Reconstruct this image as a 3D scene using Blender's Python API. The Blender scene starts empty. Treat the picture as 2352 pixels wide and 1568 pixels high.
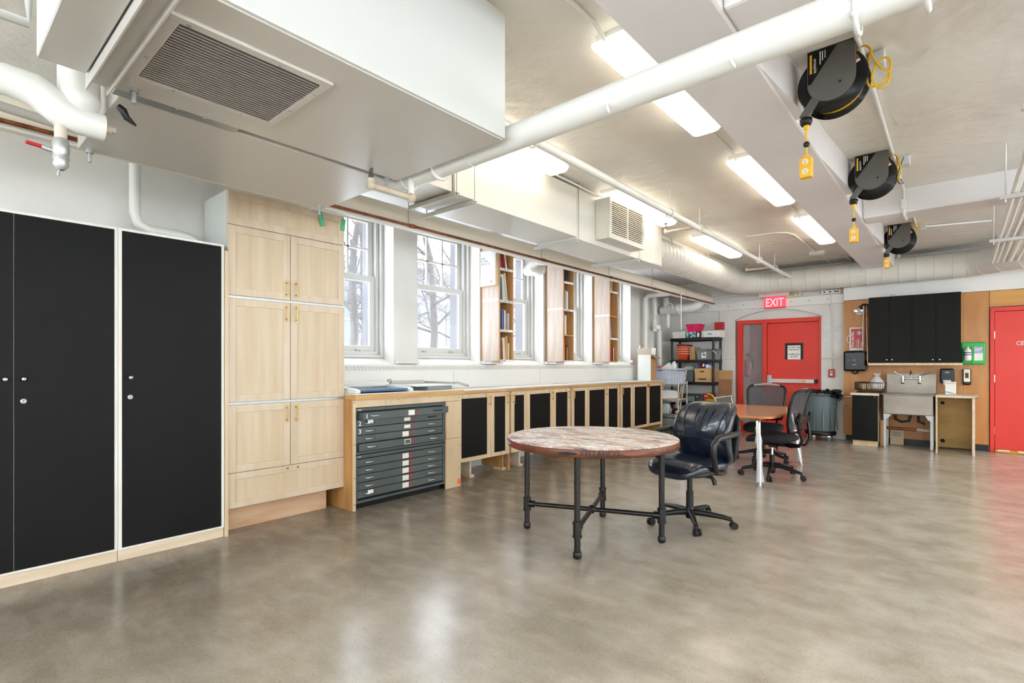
import bpy, math, random
from mathutils import Vector, Matrix
R = random.Random(7)
scene = bpy.context.scene
col = scene.collection
PI = math.pi

# ------------------------------------------------------------------ camera, sky, exposure
cam_d = bpy.data.cameras.new('camera'); cam = bpy.data.objects.new('camera', cam_d); col.objects.link(cam)
cam.location = (0, 0, 1.32)
cam.rotation_euler = (PI / 2, 0, math.radians(40.755))
cam_d.sensor_width = 36.0
cam_d.lens = 36.0 * 1194.0 / 2352.0
cam_d.shift_y = 54.0 / 2352.0
cam_d.clip_start = 0.02; cam_d.clip_end = 300
scene.camera = cam
scene.view_settings.view_transform = 'Standard'
scene.view_settings.look = 'None'
scene.view_settings.gamma = 1.0
scene.view_settings.use_curve_mapping = False
scene.view_settings.exposure = 1.40
SKY = 4.6            # overcast daylight
TUBE = 2.4           # fluorescent diffusers
world = bpy.data.worlds.new('overcast'); scene.world = world
world.use_nodes = True
_bg = world.node_tree.nodes['Background']
_bg.inputs['Color'].default_value = (0.87, 0.94, 1.0, 1); _bg.inputs['Strength'].default_value = SKY

# ------------------------------------------------------------------ materials
def lin(c):
    return tuple(((x / 255) / 12.92 if x / 255 <= .04045 else ((x / 255 + .055) / 1.055) ** 2.4) for x in c[:3]) + (1,)
MATS = {}
def mat(name, c, rough=.5, metal=0, c2=None, scale=4, amt=1.0, stretch=(1, 1, 1), bump=0, bscale=30, emit=0, alpha=1, trans=0, coat=0, detail=4, spec=.5, contrast=(.35, .65)):
    if name in MATS: return MATS[name]
    m = bpy.data.materials.new(name); m.use_nodes = True
    nt = m.node_tree; b = nt.nodes['Principled BSDF']
    b.inputs['Base Color'].default_value = lin(c); b.inputs['Roughness'].default_value = rough
    b.inputs['Metallic'].default_value = metal; b.inputs['Specular IOR Level'].default_value = spec
    if trans: b.inputs['Transmission Weight'].default_value = trans
    if coat: b.inputs['Coat Weight'].default_value = coat
    if alpha < 1: b.inputs['Alpha'].default_value = alpha
    if emit:
        b.inputs['Emission Color'].default_value = lin(c); b.inputs['Emission Strength'].default_value = emit
    tc = None
    if c2 or bump:
        tc = nt.nodes.new('ShaderNodeTexCoord'); mp = nt.nodes.new('ShaderNodeMapping')
        mp.inputs['Scale'].default_value = stretch
        nt.links.new(tc.outputs['Object'], mp.inputs['Vector'])
    if c2:
        n = nt.nodes.new('ShaderNodeTexNoise'); n.inputs['Scale'].default_value = scale; n.inputs['Detail'].default_value = detail
        nt.links.new(mp.outputs[0], n.inputs['Vector'])
        r = nt.nodes.new('ShaderNodeValToRGB')
        r.color_ramp.elements[0].position = contrast[0]; r.color_ramp.elements[1].position = contrast[1]
        r.color_ramp.elements[0].color = lin(c); r.color_ramp.elements[1].color = lin(c2)
        nt.links.new(n.outputs['Fac'], r.inputs['Fac']); nt.links.new(r.outputs['Color'], b.inputs['Base Color'])
    if bump:
        n2 = nt.nodes.new('ShaderNodeTexNoise'); n2.inputs['Scale'].default_value = bscale; n2.inputs['Detail'].default_value = 6
        nt.links.new(mp.outputs[0], n2.inputs['Vector'])
        bp = nt.nodes.new('ShaderNodeBump'); bp.inputs['Strength'].default_value = bump; bp.inputs['Distance'].default_value = .02
        nt.links.new(n2.outputs['Fac'], bp.inputs['Height']); nt.links.new(bp.outputs['Normal'], b.inputs['Normal'])
    MATS[name] = m
    return m

white = mat('white_paint', (232, 230, 226), .45, c2=(222, 220, 215), scale=1.5, bump=.12, bscale=6)
whitewall = mat('white_wall', (228, 226, 221), .6, c2=(214, 212, 207), scale=1.1, bump=.25, bscale=5)
ceilmat = mat('ceiling_plaster', (236, 232, 224), .42, c2=(226, 221, 212), scale=1.3, bump=.8, bscale=7)
beammat = mat('beam_plaster', (232, 228, 226), .45, c2=(222, 218, 218), scale=1.0, bump=.3, bscale=2.5)
metalwhite = mat('white_enamel', (226, 224, 218), .35)
ductmat = mat('duct_paint', (220, 217, 208), .38, c2=(212, 209, 200), scale=.8)
acmat = mat('unit_enamel_shaded', (204, 199, 191), .32, c2=(197, 192, 184), scale=.7)  # darkened enamel: shade on the unit's underside put into the colour
acface = mat('unit_face', (208, 210, 207), .35)
galv = mat('galvanised', (178, 180, 178), .35, .6)
greypaint = mat('grey_bracket', (190, 188, 182), .4, .2)
pipew = mat('pipe_paint', (226, 226, 220), .35, bump=.05, bscale=20)
copper = mat('copper', (150, 92, 62), .4, .8, c2=(110, 62, 40), scale=14)
black = mat('chalk_black', (13, 13, 13), .55, c2=(16, 16, 15), scale=2, spec=.2)
blackplastic = mat('black_plastic', (15, 15, 16), .42, spec=.4)
blackgloss = mat('black_gloss', (10, 10, 11), .22, spec=.3)
rubber = mat('black_rubber', (16, 16, 16), .7)
dark = mat('dark_void', (16, 15, 14), .8)
birch = mat('birch_ply', (216, 194, 160), .45, c2=(202, 176, 140), scale=2.2, stretch=(3, 3, .35), bump=.03)
maple = mat('maple_door', (214, 197, 173), .4, c2=(202, 181, 152), scale=2.4, stretch=(5, 5, .45))
maplepanel = mat('maple_panel', (213, 194, 166), .4, c2=(201, 178, 146), scale=2.4, stretch=(6, 6, .35))
pine = mat('pine_frame', (218, 196, 162), .5, c2=(204, 176, 138), scale=5, stretch=(4, 4, .5))
edgeply = mat('ply_edge', (210, 170, 114), .5, c2=(190, 146, 92), scale=6, stretch=(1, .4, 6))
sideply = mat('ply_side', (190, 142, 84), .5, c2=(166, 118, 66), scale=4, stretch=(4, 4, .5))
palewood = mat('pale_base', (228, 214, 192), .5, c2=(214, 192, 164), scale=4, stretch=(4, .4, 4))
orangeply = mat('orange_ply', (205, 145, 75), .35, c2=(184, 120, 56), scale=1.7, stretch=(2.5, 2.5, .5))
pinkply = mat('pink_ply', (204, 190, 180), .55, c2=(190, 170, 155), scale=5, stretch=(5, 5, .5))
shelfwood = mat('shelf_wood', (204, 158, 104), .5, c2=(186, 134, 80), scale=4, stretch=(4, 4, .5))
brass = mat('brass', (196, 152, 78), .3, .8)
chrome = mat('chrome', (225, 226, 228), .12, 1)
steel = mat('stainless', (150, 142, 131), .36, .8, c2=(128, 119, 108), scale=2.5)
redpaint = mat('red_paint', (222, 54, 38), .4, c2=(214, 46, 32), scale=1)
redfire = mat('fire_red', (178, 24, 34), .35)
planmet = mat('plan_chest_green', (84, 92, 90), .4, .15, c2=(76, 84, 83), scale=2.5)
paper = mat('paper', (236, 234, 228), .7)
cream = mat('cream_label', (232, 226, 204), .6)
redink = mat('red_ink', (196, 40, 52), .6)
whiteink = mat('white_ink', (238, 238, 236), .6)
blackink = mat('black_ink', (26, 26, 26), .7)
yellow = mat('yellow_cord', (232, 186, 40), .4)
yellowbox = mat('yellow_box', (240, 180, 44), .4)
reelgrey = mat('reel_grey', (92, 89, 85), .42)
cardb = mat('cardboard', (190, 148, 102), .75, c2=(176, 132, 88), scale=3)
leather = mat('black_leather', (20, 26, 38), .24, c2=(28, 38, 56), scale=6, bump=.12, bscale=12, coat=.3)
armmat = mat('chair_arm', (27, 26, 23), .35)
mesh_fab = mat('mesh_fabric', (70, 72, 78), .6, alpha=.72)
seatfab = mat('seat_fabric', (20, 21, 25), .85)
darkpipe = mat('black_pipe', (17, 16, 16), .34, .2, c2=(28, 22, 18), scale=9)
glass = mat('window_glass', (245, 250, 255), .02, alpha=.12, spec=.5)
plastclear = mat('clear_plastic', (232, 236, 242), .15, alpha=.45)
wrap = mat('shrink_wrap', (226, 228, 230), .12, alpha=.45, bump=.6, bscale=40)
greyplastic = mat('grey_plastic', (128, 136, 134), .45)
bingrey = mat('bin_grey', (98, 112, 118), .45)
greentape = mat('green_tape', (88, 186, 142), .6)
stone = mat('stone', (88, 85, 92), .8, c2=(68, 65, 72), scale=3)
snow = mat('snow', (240, 243, 248), .8)
bark = mat('bark', (62, 54, 50), .9, c2=(46, 40, 38), scale=6)
farwall = mat('far_facade', (112, 114, 120), .8, c2=(98, 100, 104), scale=.4)
farglass = mat('far_glass', (54, 62, 70), .3)
greywin = mat('window_paint', (206, 206, 202), .4)
bluepaint = mat('trimmer_blue', (62, 92, 126), .4)
offwhite = mat('off_white_plastic', (216, 216, 212), .4)
tube_mat = mat('fluorescent_diffuser', (255, 244, 222), .4, emit=TUBE)

# ------------------------------------------------------------------ mesh builder
ROOT = {}
class MB:
    def __init__(s): s.v = []; s.f = []; s.s = []
    def _add(s, vs, fs, smooth=False):
        b = len(s.v); s.v += [Vector(p) for p in vs]
        for f in fs: s.f.append(tuple(b + i for i in f)); s.s.append(smooth)
        return s
    def box(s, x0, x1, y0, y1, z0, z1):
        if x0 > x1: x0, x1 = x1, x0
        if y0 > y1: y0, y1 = y1, y0
        if z0 > z1: z0, z1 = z1, z0
        return s._add([(x0, y0, z0), (x1, y0, z0), (x1, y1, z0), (x0, y1, z0), (x0, y0, z1), (x1, y0, z1), (x1, y1, z1), (x0, y1, z1)],
                      [(0, 3, 2, 1), (4, 5, 6, 7), (0, 1, 5, 4), (1, 2, 6, 5), (2, 3, 7, 6), (3, 0, 4, 7)])
    def obox(s, c, size, m=None, rz=0, rx=0, ry=0):
        a, b, d = size[0] / 2, size[1] / 2, size[2] / 2
        M = m or (Matrix.Rotation(rz, 4, 'Z') @ Matrix.Rotation(ry, 4, 'Y') @ Matrix.Rotation(rx, 4, 'X'))
        t = MB().box(-a, a, -b, b, -d, d)
        return s._add([M @ p + Vector(c) for p in t.v], t.f)
    def frust(s, c, bw, bd, tw, td, h):          # tapered box (base centre c)
        x, y, z = c
        q = lambda w, d, zz: [(x - w / 2, y - d / 2, zz), (x + w / 2, y - d / 2, zz), (x + w / 2, y + d / 2, zz), (x - w / 2, y + d / 2, zz)]
        return s._add(q(bw, bd, z) + q(tw, td, z + h), [(0, 3, 2, 1), (4, 5, 6, 7), (0, 1, 5, 4), (1, 2, 6, 5), (2, 3, 7, 6), (3, 0, 4, 7)])
    def tray(s, c, bw, bd, tw, td, h, t=.006):   # open tapered bin
        x, y, z = c
        q = lambda w, d, zz: [(x - w / 2, y - d / 2, zz), (x + w / 2, y - d / 2, zz), (x + w / 2, y + d / 2, zz), (x - w / 2, y + d / 2, zz)]
        vs = q(bw, bd, z) + q(tw, td, z + h) + q(tw - 2 * t, td - 2 * t, z + h) + q(bw - 2 * t, bd - 2 * t, z + t)
        fs = [(0, 3, 2, 1)]
        for k in (0, 4, 8):
            for i in range(4):
                j = (i + 1) % 4; fs.append((k + i, k + j, k + 4 + j, k + 4 + i))
        fs.append((12, 13, 14, 15))
        return s._add(vs, fs)
    def cyl(s, p0, p1, r0, r1=None, n=14, cap=True, smooth=True):
        r1 = r0 if r1 is None else r1
        p0 = Vector(p0); p1 = Vector(p1); d = (p1 - p0).normalized()
        a = d.orthogonal().normalized(); b = d.cross(a)
        vs = []
        for p, r in ((p0, r0), (p1, r1)):
            for i in range(n):
                t = 2 * PI * i / n; vs.append(p + a * (r * math.cos(t)) + b * (r * math.sin(t)))
        fs = [(i, (i + 1) % n, n + (i + 1) % n, n + i) for i in range(n)]
        s._add(vs, fs, smooth)
        if cap:
            s._add(vs[:n], [tuple(reversed(range(n)))]); s._add(vs[n:], [tuple(range(n))])
        return s
    def tube(s, pts, r, n=8, closed=False, cap=True, smooth=True):
        P = [Vector(p) for p in pts]; m = len(P)
        rr = r if isinstance(r, (list, tuple)) else [r] * m
        tang = []
        for i in range(m):
            if closed: d = P[(i + 1) % m] - P[i - 1]
            else: d = P[min(i + 1, m - 1)] - P[max(i - 1, 0)]
            tang.append(d.normalized() if d.length > 1e-9 else Vector((0, 0, 1)))
        a = tang[0].orthogonal().normalized(); vs = []
        for i in range(m):
            if i:
                q = tang[i - 1].rotation_difference(tang[i]); a = (q @ a)
            a = (a - tang[i] * a.dot(tang[i])).normalized(); b = tang[i].cross(a)
            for k in range(n):
                t = 2 * PI * k / n; vs.append(P[i] + a * (rr[i] * math.cos(t)) + b * (rr[i] * math.sin(t)))
        fs = []
        for i in range(m if closed else m - 1):
            j = (i + 1) % m
            for k in range(n):
                l = (k + 1) % n; fs.append((i * n + k, i * n + l, j * n + l, j * n + k))
        s._add(vs, fs, smooth)
        if cap and not closed:
            s._add(vs[:n], [tuple(reversed(range(n)))]); s._add(vs[-n:], [tuple(range(n))])
        return s
    def lathe(s, prof, o=(0, 0, 0), n=24, axis='z', smooth=True):
        vs = []
        for r, h in prof:
            for i in range(n):
                t = 2 * PI * i / n; c, d = r * math.cos(t), r * math.sin(t)
                p = (c, d, h) if axis == 'z' else ((h, c, d) if axis == 'x' else (d, h, c))
                vs.append(Vector(p) + Vector(o))
        fs = []
        for j in range(len(prof) - 1):
            for i in range(n):
                k = (i + 1) % n; fs.append((j * n + i, j * n + k, (j + 1) * n + k, (j + 1) * n + i))
        s._add(vs, fs, smooth)
        if prof[0][0] > 1e-5: s._add(vs[:n], [tuple(reversed(range(n)))])
        if prof[-1][0] > 1e-5: s._add(vs[-n:], [tuple(range(n))])
        return s
    def prism(s, poly, plane, a, b):
        n = len(poly)
        def P(p, h):
            return {'xy': (p[0], p[1], h), 'xz': (p[0], h, p[1]), 'yz': (h, p[0], p[1])}[plane]
        vs = [P(p, a) for p in poly] + [P(p, b) for p in poly]
        fs = [tuple(reversed(range(n))), tuple(range(n, 2 * n))] + [(i, (i + 1) % n, n + (i + 1) % n, n + i) for i in range(n)]
        return s._add(vs, fs)
    def ball(s, c, r, n=14, sc=(1, 1, 1)):
        prof = [(math.sin(PI * i / (n // 2 + 1)) * r, -math.cos(PI * i / (n // 2 + 1)) * r) for i in range(n // 2 + 2)]
        t = MB().lathe(prof, n=n)
        return s._add([Vector((p.x * sc[0], p.y * sc[1], p.z * sc[2])) + Vector(c) for p in t.v], t.f, True)
    def pillow(s, w, d, h, e=.35, n=14, bend=None, M=None):     # superellipsoid cushion centred at origin
        def sg(x, p): return math.copysign(abs(x) ** p, x)
        vs = []; fs = []; N = n * 2
        for i in range(n + 1):
            ph = -PI / 2 + PI * i / n
            for j in range(N):
                th = 2 * PI * j / N
                x = sg(math.cos(ph), .7) * sg(math.cos(th), e) * w / 2; y = sg(math.cos(ph), .7) * sg(math.sin(th), e) * d / 2; z = sg(math.sin(ph), .7) * h / 2
                p = Vector((x, y, z))
                if bend: p = bend(p)
                vs.append(M @ p if M else p)
        for i in range(n):
            for j in range(N):
                k = (j + 1) % N; fs.append((i * N + j, i * N + k, (i + 1) * N + k, (i + 1) * N + j))
        return s._add(vs, fs, True)
    def rot(s, M):
        s.v = [M @ p for p in s.v]; return s
    def build(s, name, m, parent=None, label=None, cat=None, group=None, kind=None, bevel=0, origin=None):
        if parent is None:
            if origin is None:
                xs = [p.x for p in s.v]; ys = [p.y for p in s.v]; zs = [p.z for p in s.v]
                origin = Vector(((min(xs) + max(xs)) / 2, (min(ys) + max(ys)) / 2, min(zs)))
            off = Vector(origin)
        else: off = ROOT[parent]
        me = bpy.data.meshes.new(name)
        me.from_pydata([tuple(p - off) for p in s.v], [], s.f); me.validate(verbose=False)
        if len(me.polygons) == len(s.s): me.polygons.foreach_set('use_smooth', s.s)
        me.materials.append(m); me.update()
        o = bpy.data.objects.new(name, me); col.objects.link(o)
        if parent is None: o.location = off
        else: o.parent = parent
        ROOT[o] = off
        if bevel:
            md = o.modifiers.new('bevel', 'BEVEL'); md.width = bevel; md.segments = 2; md.limit_method = 'ANGLE'; md.angle_limit = .6
        tag(o, label, cat, group, kind)
        return o
def tag(o, label=None, cat=None, group=None, kind=None):
    if label: o['label'] = label
    if cat: o['category'] = cat
    if group: o['group'] = group
    if kind: o['kind'] = kind
    return o
def thing(name, label=None, cat=None, loc=(0, 0, 0), group=None, kind=None):
    o = bpy.data.objects.new(name, None); col.objects.link(o); o.location = loc; o.empty_display_size = .1
    ROOT[o] = Vector(loc)
    return tag(o, label, cat, group, kind)
def B(*a): return MB().box(*a)
def C(*a, **k): return MB().cyl(*a, **k)
def spread(o, offs):
    out = [o]
    for d in offs:
        c = o.copy(); col.objects.link(c); c.location = o.location + Vector(d); ROOT[c] = ROOT[o] + (Vector(d) if o.parent is None else Vector((0, 0, 0))); out.append(c)
    return out
def kids(o): return [x for x in col.objects if x.parent == o]
def copy_tree(o, parent=None):
    c = o.copy(); col.objects.link(c); ROOT[c] = ROOT[o]
    if parent is not None: c.parent = parent
    for ch in kids(o): copy_tree(ch, c)
    return c
def text(body, size, m, parent, o, rt, up, name='lettering', depth=.0012, align='LEFT', space=1.0, bold=0, shear=0, sx=1.0):
    cu = bpy.data.curves.new('t', 'FONT'); cu.body = body; cu.size = size; cu.align_x = align; cu.extrude = depth / 2; cu.space_line = space
    cu.offset = bold; cu.resolution_u = 2; cu.shear = shear
    ob = bpy.data.objects.new('t', cu); col.objects.link(ob)
    dg = bpy.context.evaluated_depsgraph_get()
    me = bpy.data.meshes.new_from_object(ob.evaluated_get(dg))
    rt = Vector(rt).normalized(); up = Vector(up).normalized(); nn = rt.cross(up)
    mb = MB(); mb._add([Vector(o) + rt * p.co.x * sx + up * p.co.y + nn * p.co.z for p in me.vertices], [tuple(p.vertices) for p in me.polygons])
    bpy.data.objects.remove(ob); bpy.data.curves.remove(cu); bpy.data.meshes.remove(me)
    return mb.build(name, m, parent)
YR, XR, UP = (0, 1, 0), (1, 0, 0), (0, 0, 1)
def arc(c, r, a0, a1, n, plane='xy'):
    out = []
    for i in range(n + 1):
        t = math.radians(a0 + (a1 - a0) * i / n); a, b = r * math.cos(t), r * math.sin(t)
        out.append({'xy': (c[0] + a, c[1] + b, c[2]), 'xz': (c[0] + a, c[1], c[2] + b), 'yz': (c[0], c[1] + a, c[2] + b)}[plane])
    return out
# ------------------------------------------------------------------ floor material
def floor_material():
    m = bpy.data.materials.new('polished_concrete'); m.use_nodes = True; nt = m.node_tree; b = nt.nodes['Principled BSDF']
    N = nt.nodes.new; L = nt.links.new
    tc = N('ShaderNodeTexCoord')
    def noise(scale, detail=5, rough=.6, st=(1, 1, 1)):
        mp = N('ShaderNodeMapping'); mp.inputs['Scale'].default_value = st; L(tc.outputs['Object'], mp.inputs['Vector'])
        n = N('ShaderNodeTexNoise'); n.inputs['Scale'].default_value = scale; n.inputs['Detail'].default_value = detail; n.inputs['Roughness'].default_value = rough
        L(mp.outputs[0], n.inputs['Vector']); return n.outputs['Fac']
    def ramp(src, stops):
        r = N('ShaderNodeValToRGB'); e = r.color_ramp.elements
        e[0].position, e[0].color = stops[0][0], lin(stops[0][1]); e[1].position, e[1].color = stops[-1][0], lin(stops[-1][1])
        for p, c in stops[1:-1]:
            x = e.new(p); x.color = lin(c)
        L(src, r.inputs['Fac']); return r.outputs['Color']
    def mix(f, a, c, mode='MIX', fac=None):
        x = N('ShaderNodeMix'); x.data_type = 'RGBA'; x.blend_type = mode
        if f is not None: L(f, x.inputs[0])
        else: x.inputs[0].default_value = fac
        L(a, x.inputs[6]); L(c, x.inputs[7]); return x.outputs[2]
    base = ramp(noise(.5, 5, .6), [(.3, (150, 139, 122)), (.5, (186, 178, 164)), (.7, (216, 210, 199))])
    mid = ramp(noise(3.6, 7, .62), [(.28, (116, 102, 84)), (.5, (182, 173, 159)), (.72, (224, 218, 208))])
    c = mix(None, base, mid, fac=.5)
    # noise-warped blend, dark brown towards the window wall, paler towards the open side
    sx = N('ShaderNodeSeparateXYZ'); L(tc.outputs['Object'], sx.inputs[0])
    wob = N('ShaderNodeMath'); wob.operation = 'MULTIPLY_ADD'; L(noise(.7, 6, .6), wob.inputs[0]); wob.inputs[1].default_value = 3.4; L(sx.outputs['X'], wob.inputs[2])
    xfade = N('ShaderNodeMapRange'); L(wob.outputs[0], xfade.inputs['Value']); xfade.inputs['From Min'].default_value = -2.1; xfade.inputs['From Max'].default_value = 1.6; xfade.inputs['To Min'].default_value = 1.0; xfade.inputs['To Max'].default_value = 0.0
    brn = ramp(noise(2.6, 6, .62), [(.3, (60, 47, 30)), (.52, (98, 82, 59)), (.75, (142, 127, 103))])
    hf = N('ShaderNodeMath'); hf.operation = 'MULTIPLY'; L(xfade.outputs[0], hf.inputs[0]); hf.inputs[1].default_value = .88
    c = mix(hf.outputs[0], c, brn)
    fine = ramp(noise(75, 5, .75), [(.34, (84, 74, 62)), (.45, (160, 150, 138)), (.6, (166, 157, 145)), (.75, (200, 194, 184))])
    c = mix(None, c, fine, fac=.36)
    vo = N('ShaderNodeTexVoronoi'); vo.inputs['Scale'].default_value = 48; L(tc.outputs['Object'], vo.inputs['Vector'])
    sp = ramp(vo.outputs['Distance'], [(.08, (255, 255, 255)), (.2, (0, 0, 0))])
    gate = ramp(noise(9, 3), [(.25, (30, 30, 30)), (.80, (190, 190, 190))])
    mul = N('ShaderNodeMix'); mul.data_type = 'RGBA'; mul.blend_type = 'MULTIPLY'; mul.inputs[0].default_value = 1
    L(sp, mul.inputs[6]); L(gate, mul.inputs[7])
    dk = N('ShaderNodeRGB'); dk.outputs[0].default_value = lin((72, 62, 52))
    c = mix(mul.outputs[2], c, dk.outputs[0])
    scr = ramp(noise(3.4, 5, .55, (1, 2.0, 1)), [(.45, (0, 0, 0)), (.85, (150, 150, 150))])
    lt = N('ShaderNodeRGB'); lt.outputs[0].default_value = lin((212, 206, 196))
    c = mix(scr, c, lt.outputs[0])
    L(c, b.inputs['Base Color'])
    b.inputs['Roughness'].default_value = .21
    bp = N('ShaderNodeBump'); bp.inputs['Strength'].default_value = .06; bp.inputs['Distance'].default_value = .02
    L(noise(9, 5), bp.inputs['Height']); L(bp.outputs['Normal'], b.inputs['Normal'])
    b.inputs['Specular IOR Level'].default_value = .6
    return m
S = 'structure'
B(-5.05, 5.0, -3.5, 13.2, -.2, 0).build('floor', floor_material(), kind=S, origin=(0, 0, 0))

# ------------------------------------------------------------------ ceiling and beams
ceil = B(-5.15, 5.0, -3.5, 11.05, 3.15, 3.35).build('ceiling', ceilmat, kind=S, origin=(0, 0, 0))
def bm(mb): return mb.build('beam', beammat, ceil, bevel=.018)
bm(B(-1.21, -.80, -3.5, 10.85, 2.90, 3.16))
bm(B(-.80, 5.0, 2.36, 2.90, 2.90, 3.16))
bm(B(-.80, 5.0, 6.73, 7.04, 2.90, 3.16))
bm(B(-.80, 5.0, -1.9, -1.4, 2.90, 3.16))
bm(B(-5.15, -3.18, 2.2, 10.85, 3.04, 3.16))
for y0, y1 in ((2.9, 3.75), (4.5, 5.71), (7.5, 8.69)):
    MB().prism([(-.81, y0), (-.74, y1), (-.81, y1)], 'xy', 2.905, 3.155).build('haunch', beammat, ceil)

# ------------------------------------------------------------------ left wall with five window openings
WY = [2.50 + 1.38 * k for k in range(5)]
wl = MB().box(-5.12, -4.80, -3.5, 2.50, 0, 3.15).box(-5.12, -4.80, 9.06, 10.86, 0, 3.15)
wl.box(-5.12, -4.80, 2.50, 9.06, 0, 1.335).box(-5.12, -4.80, 2.50, 9.06, 3.02, 3.15)
for k in range(4): wl.box(-5.12, -4.80, WY[k] + 1.04, WY[k + 1], 1.335, 3.02)
for y in WY: wl.prism([(-4.80, 1.335), (-5.02, 1.405), (-5.12, 1.405), (-5.12, 1.335)], 'xz', y, y + 1.04)
wall_left = wl.build('wall_left', whitewall, kind=S, origin=(-4.8, 0, 0))
wx = MB().box(-5.29, -5.15, -3.5, 11, -.5, 1.40).box(-5.29, -5.15, -3.5, 11, 3.02, 3.4)
wx.box(-5.29, -5.15, -3.5, WY[0] + .08, 1.40, 3.02).box(-5.29, -5.15, WY[4] + .96, 11, 1.40, 3.02)
for k in range(4): wx.box(-5.29, -5.15, WY[k] + .96, WY[k + 1] + .08, 1.40, 3.02)
wx.build('masonry', stone, wall_left)
# cornice ledges below each pier
for k in range(4):
    B(-4.80, -4.74, WY[k] + 1.06, WY[k] + 1.36, 1.335, 1.37).build('pier_foot', whitewall, wall_left)
B(-4.80, -4.755, 9.06, 10.84, 1.36, 1.42).build('moulding', whitewall, wall_left)

def window(n, y0):
    w = thing('window_%d' % n, kind=S, loc=(-5.0, y0 + .52, 1.405)); y1 = y0 + 1.04
    f = MB()
    for a, b in ((y0, y0 + .035), (y1 - .035, y1)): f.box(-5.155, -4.985, a, b, 1.40, 3.02)
    for a, b in ((y0 + .035, y0 + .075), (y1 - .075, y1 - .035)): f.box(-5.155, -5.03, a, b, 1.40, 3.02)
    f.box(-5.13, -4.985, y0 + .035, y1 - .035, 2.985, 3.019).box(-5.13, -4.99, y0 + .035, y1 - .035, 1.401, 1.435)
    f.build('window_frame', greywin, w, bevel=.006)
    B(-5.13, -5.02, y0 + .075, y1 - .075, 1.435, 1.475).build('inner_sill', greywin, w, bevel=.004)
    a, b = y0 + .0751, y1 - .0751
    def sash(x0, x1, z0, z1, bot, top, name, cols, rows):
        s = MB().box(x0, x1, a, a + .065, z0, z1).box(x0, x1, b - .065, b, z0, z1).box(x0, x1, a + .065, b - .065, z0, z0 + bot).box(x0, x1, a + .065, b - .065, z1 - top, z1)
        o = s.build(name, greywin, w, bevel=.004)
        ga, gb, gz0, gz1 = a + .065, b - .065, z0 + bot, z1 - top
        xm = (x0 + x1) / 2
        dy, dz = (gb - ga) / cols, (gz1 - gz0) / rows
        if cols * rows > 1:
            mm = MB()
            for i in range(1, cols): mm.box(xm - .014, xm + .014, ga + dy * i - .011, ga + dy * i + .011, gz0, gz1)
            for j in range(1, rows): mm.box(xm - .014, xm + .014, ga, gb, gz0 + dz * j - .011, gz0 + dz * j + .011)
            mm.build('muntins', greywin, o)
        p0 = B(xm - .003, xm + .003, ga, ga + dy, gz0, gz0 + dz).build('pane', glass, o)
        spread(p0, [(0, dy * i, dz * j) for j in range(rows) for i in range(cols) if i or j])
        return o
    sash(-5.125, -5.09, 2.27, 2.985, .06, .055, 'upper_sash', 3, 2)
    lo = sash(-5.088, -5.05, 1.475, 2.325, .062, .07, 'lower_sash', 1, 1)
    for yy in (y0 + .3, y1 - .3):
        MB().box(-5.05, -5.03, yy - .03, yy + .03, 1.485, 1.497).tube(arc((-5.03, yy, 1.487), .022, 180, 360, 8, 'yz'), .005).build('sash_lift', galv, lo)
for k, y in enumerate(WY): window(k + 1, y)

# ------------------------------------------------------------------ back wall, arched recess
wb = MB().box(-5.12, -3.43, 10.85, 11.05, 0, 3.15).box(-1.915, .345, 10.85, 11.05, 0, 3.15).box(1.36, 5.0, 10.85, 11.05, 0, 3.15).box(.345, 1.36, 10.85, 11.05, 2.19, 3.15)
apts = []
for i in range(13):
    t = i / 12; apts.append((-1.915 + (-3.43 + 1.915) * t, 2.225 + .165 * (1 - (2 * t - 1) ** 2)))
wb.prism([(-3.43, 3.15), (-1.915, 3.15)] + apts, 'xz', 10.85, 11.05)
wall_back = wb.build('wall_back', whitewall, kind=S, origin=(0, 10.85, 0))
B(-3.43, -1.915, 10.94, 11.05, 2.207, 2.42).build('lunette', whitewall, wall_back)
MB().box(-4.8, -3.43, 10.825, 10.85, 1.43, 1.465).box(-1.915, -1.56, 10.825, 10.85, 1.43, 1.465).build('ledge', whitewall, wall_back, bevel=.008)
rail = B(-4.45, -1.56, 10.80, 10.85, 2.425, 2.585).build('rail', white, wall_back, bevel=.004)
b0 = C((-4.3, 10.80, 2.505), (-4.3, 10.79, 2.505), .014, n=8).build('bolt', galv, rail)
spread(b0, [(x, 0, 0) for x in (.35, .75, 1.05, 1.9, 2.2, 2.5)])
MB().cyl((-4.5, 10.82, 2.65), (-1.6, 10.82, 2.65), .014).cyl((-4.5, 10.82, 2.72), (-1.6, 10.82, 2.72), .014).build('conduit', pipew, wall_back)
# other walls of the room
RW = [(-3.0 + 2.35 * k, -1.1 + 2.35 * k) for k in range(6)]
wr = MB().box(5.0, 5.2, -3.5, 11.05, 0, .9).box(5.0, 5.2, -3.5, 11.05, 2.85, 3.15).box(5.0, 5.2, -3.5, RW[0][0], .9, 2.85).box(5.0, 5.2, RW[-1][1], 11.05, .9, 2.85)
for k in range(5): wr.box(5.0, 5.2, RW[k][1], RW[k + 1][0], .9, 2.85)
wr.build('wall_right', whitewall, kind=S)
RR = [(-4.3 + 2.35 * k, -2.4 + 2.35 * k) for k in range(4)]
we = MB().box(-5.12, 5.0, -3.7, -3.5, 0, .9).box(-5.12, 5.0, -3.7, -3.5, 2.85, 3.15).box(-5.12, RR[0][0], -3.7, -3.5, .9, 2.85).box(RR[-1][1], 5.0, -3.7, -3.5, .9, 2.85)
for k in range(3): we.box(RR[k][1], RR[k + 1][0], -3.7, -3.5, .9, 2.85)
we.build('wall_rear', whitewall, kind=S)
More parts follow.
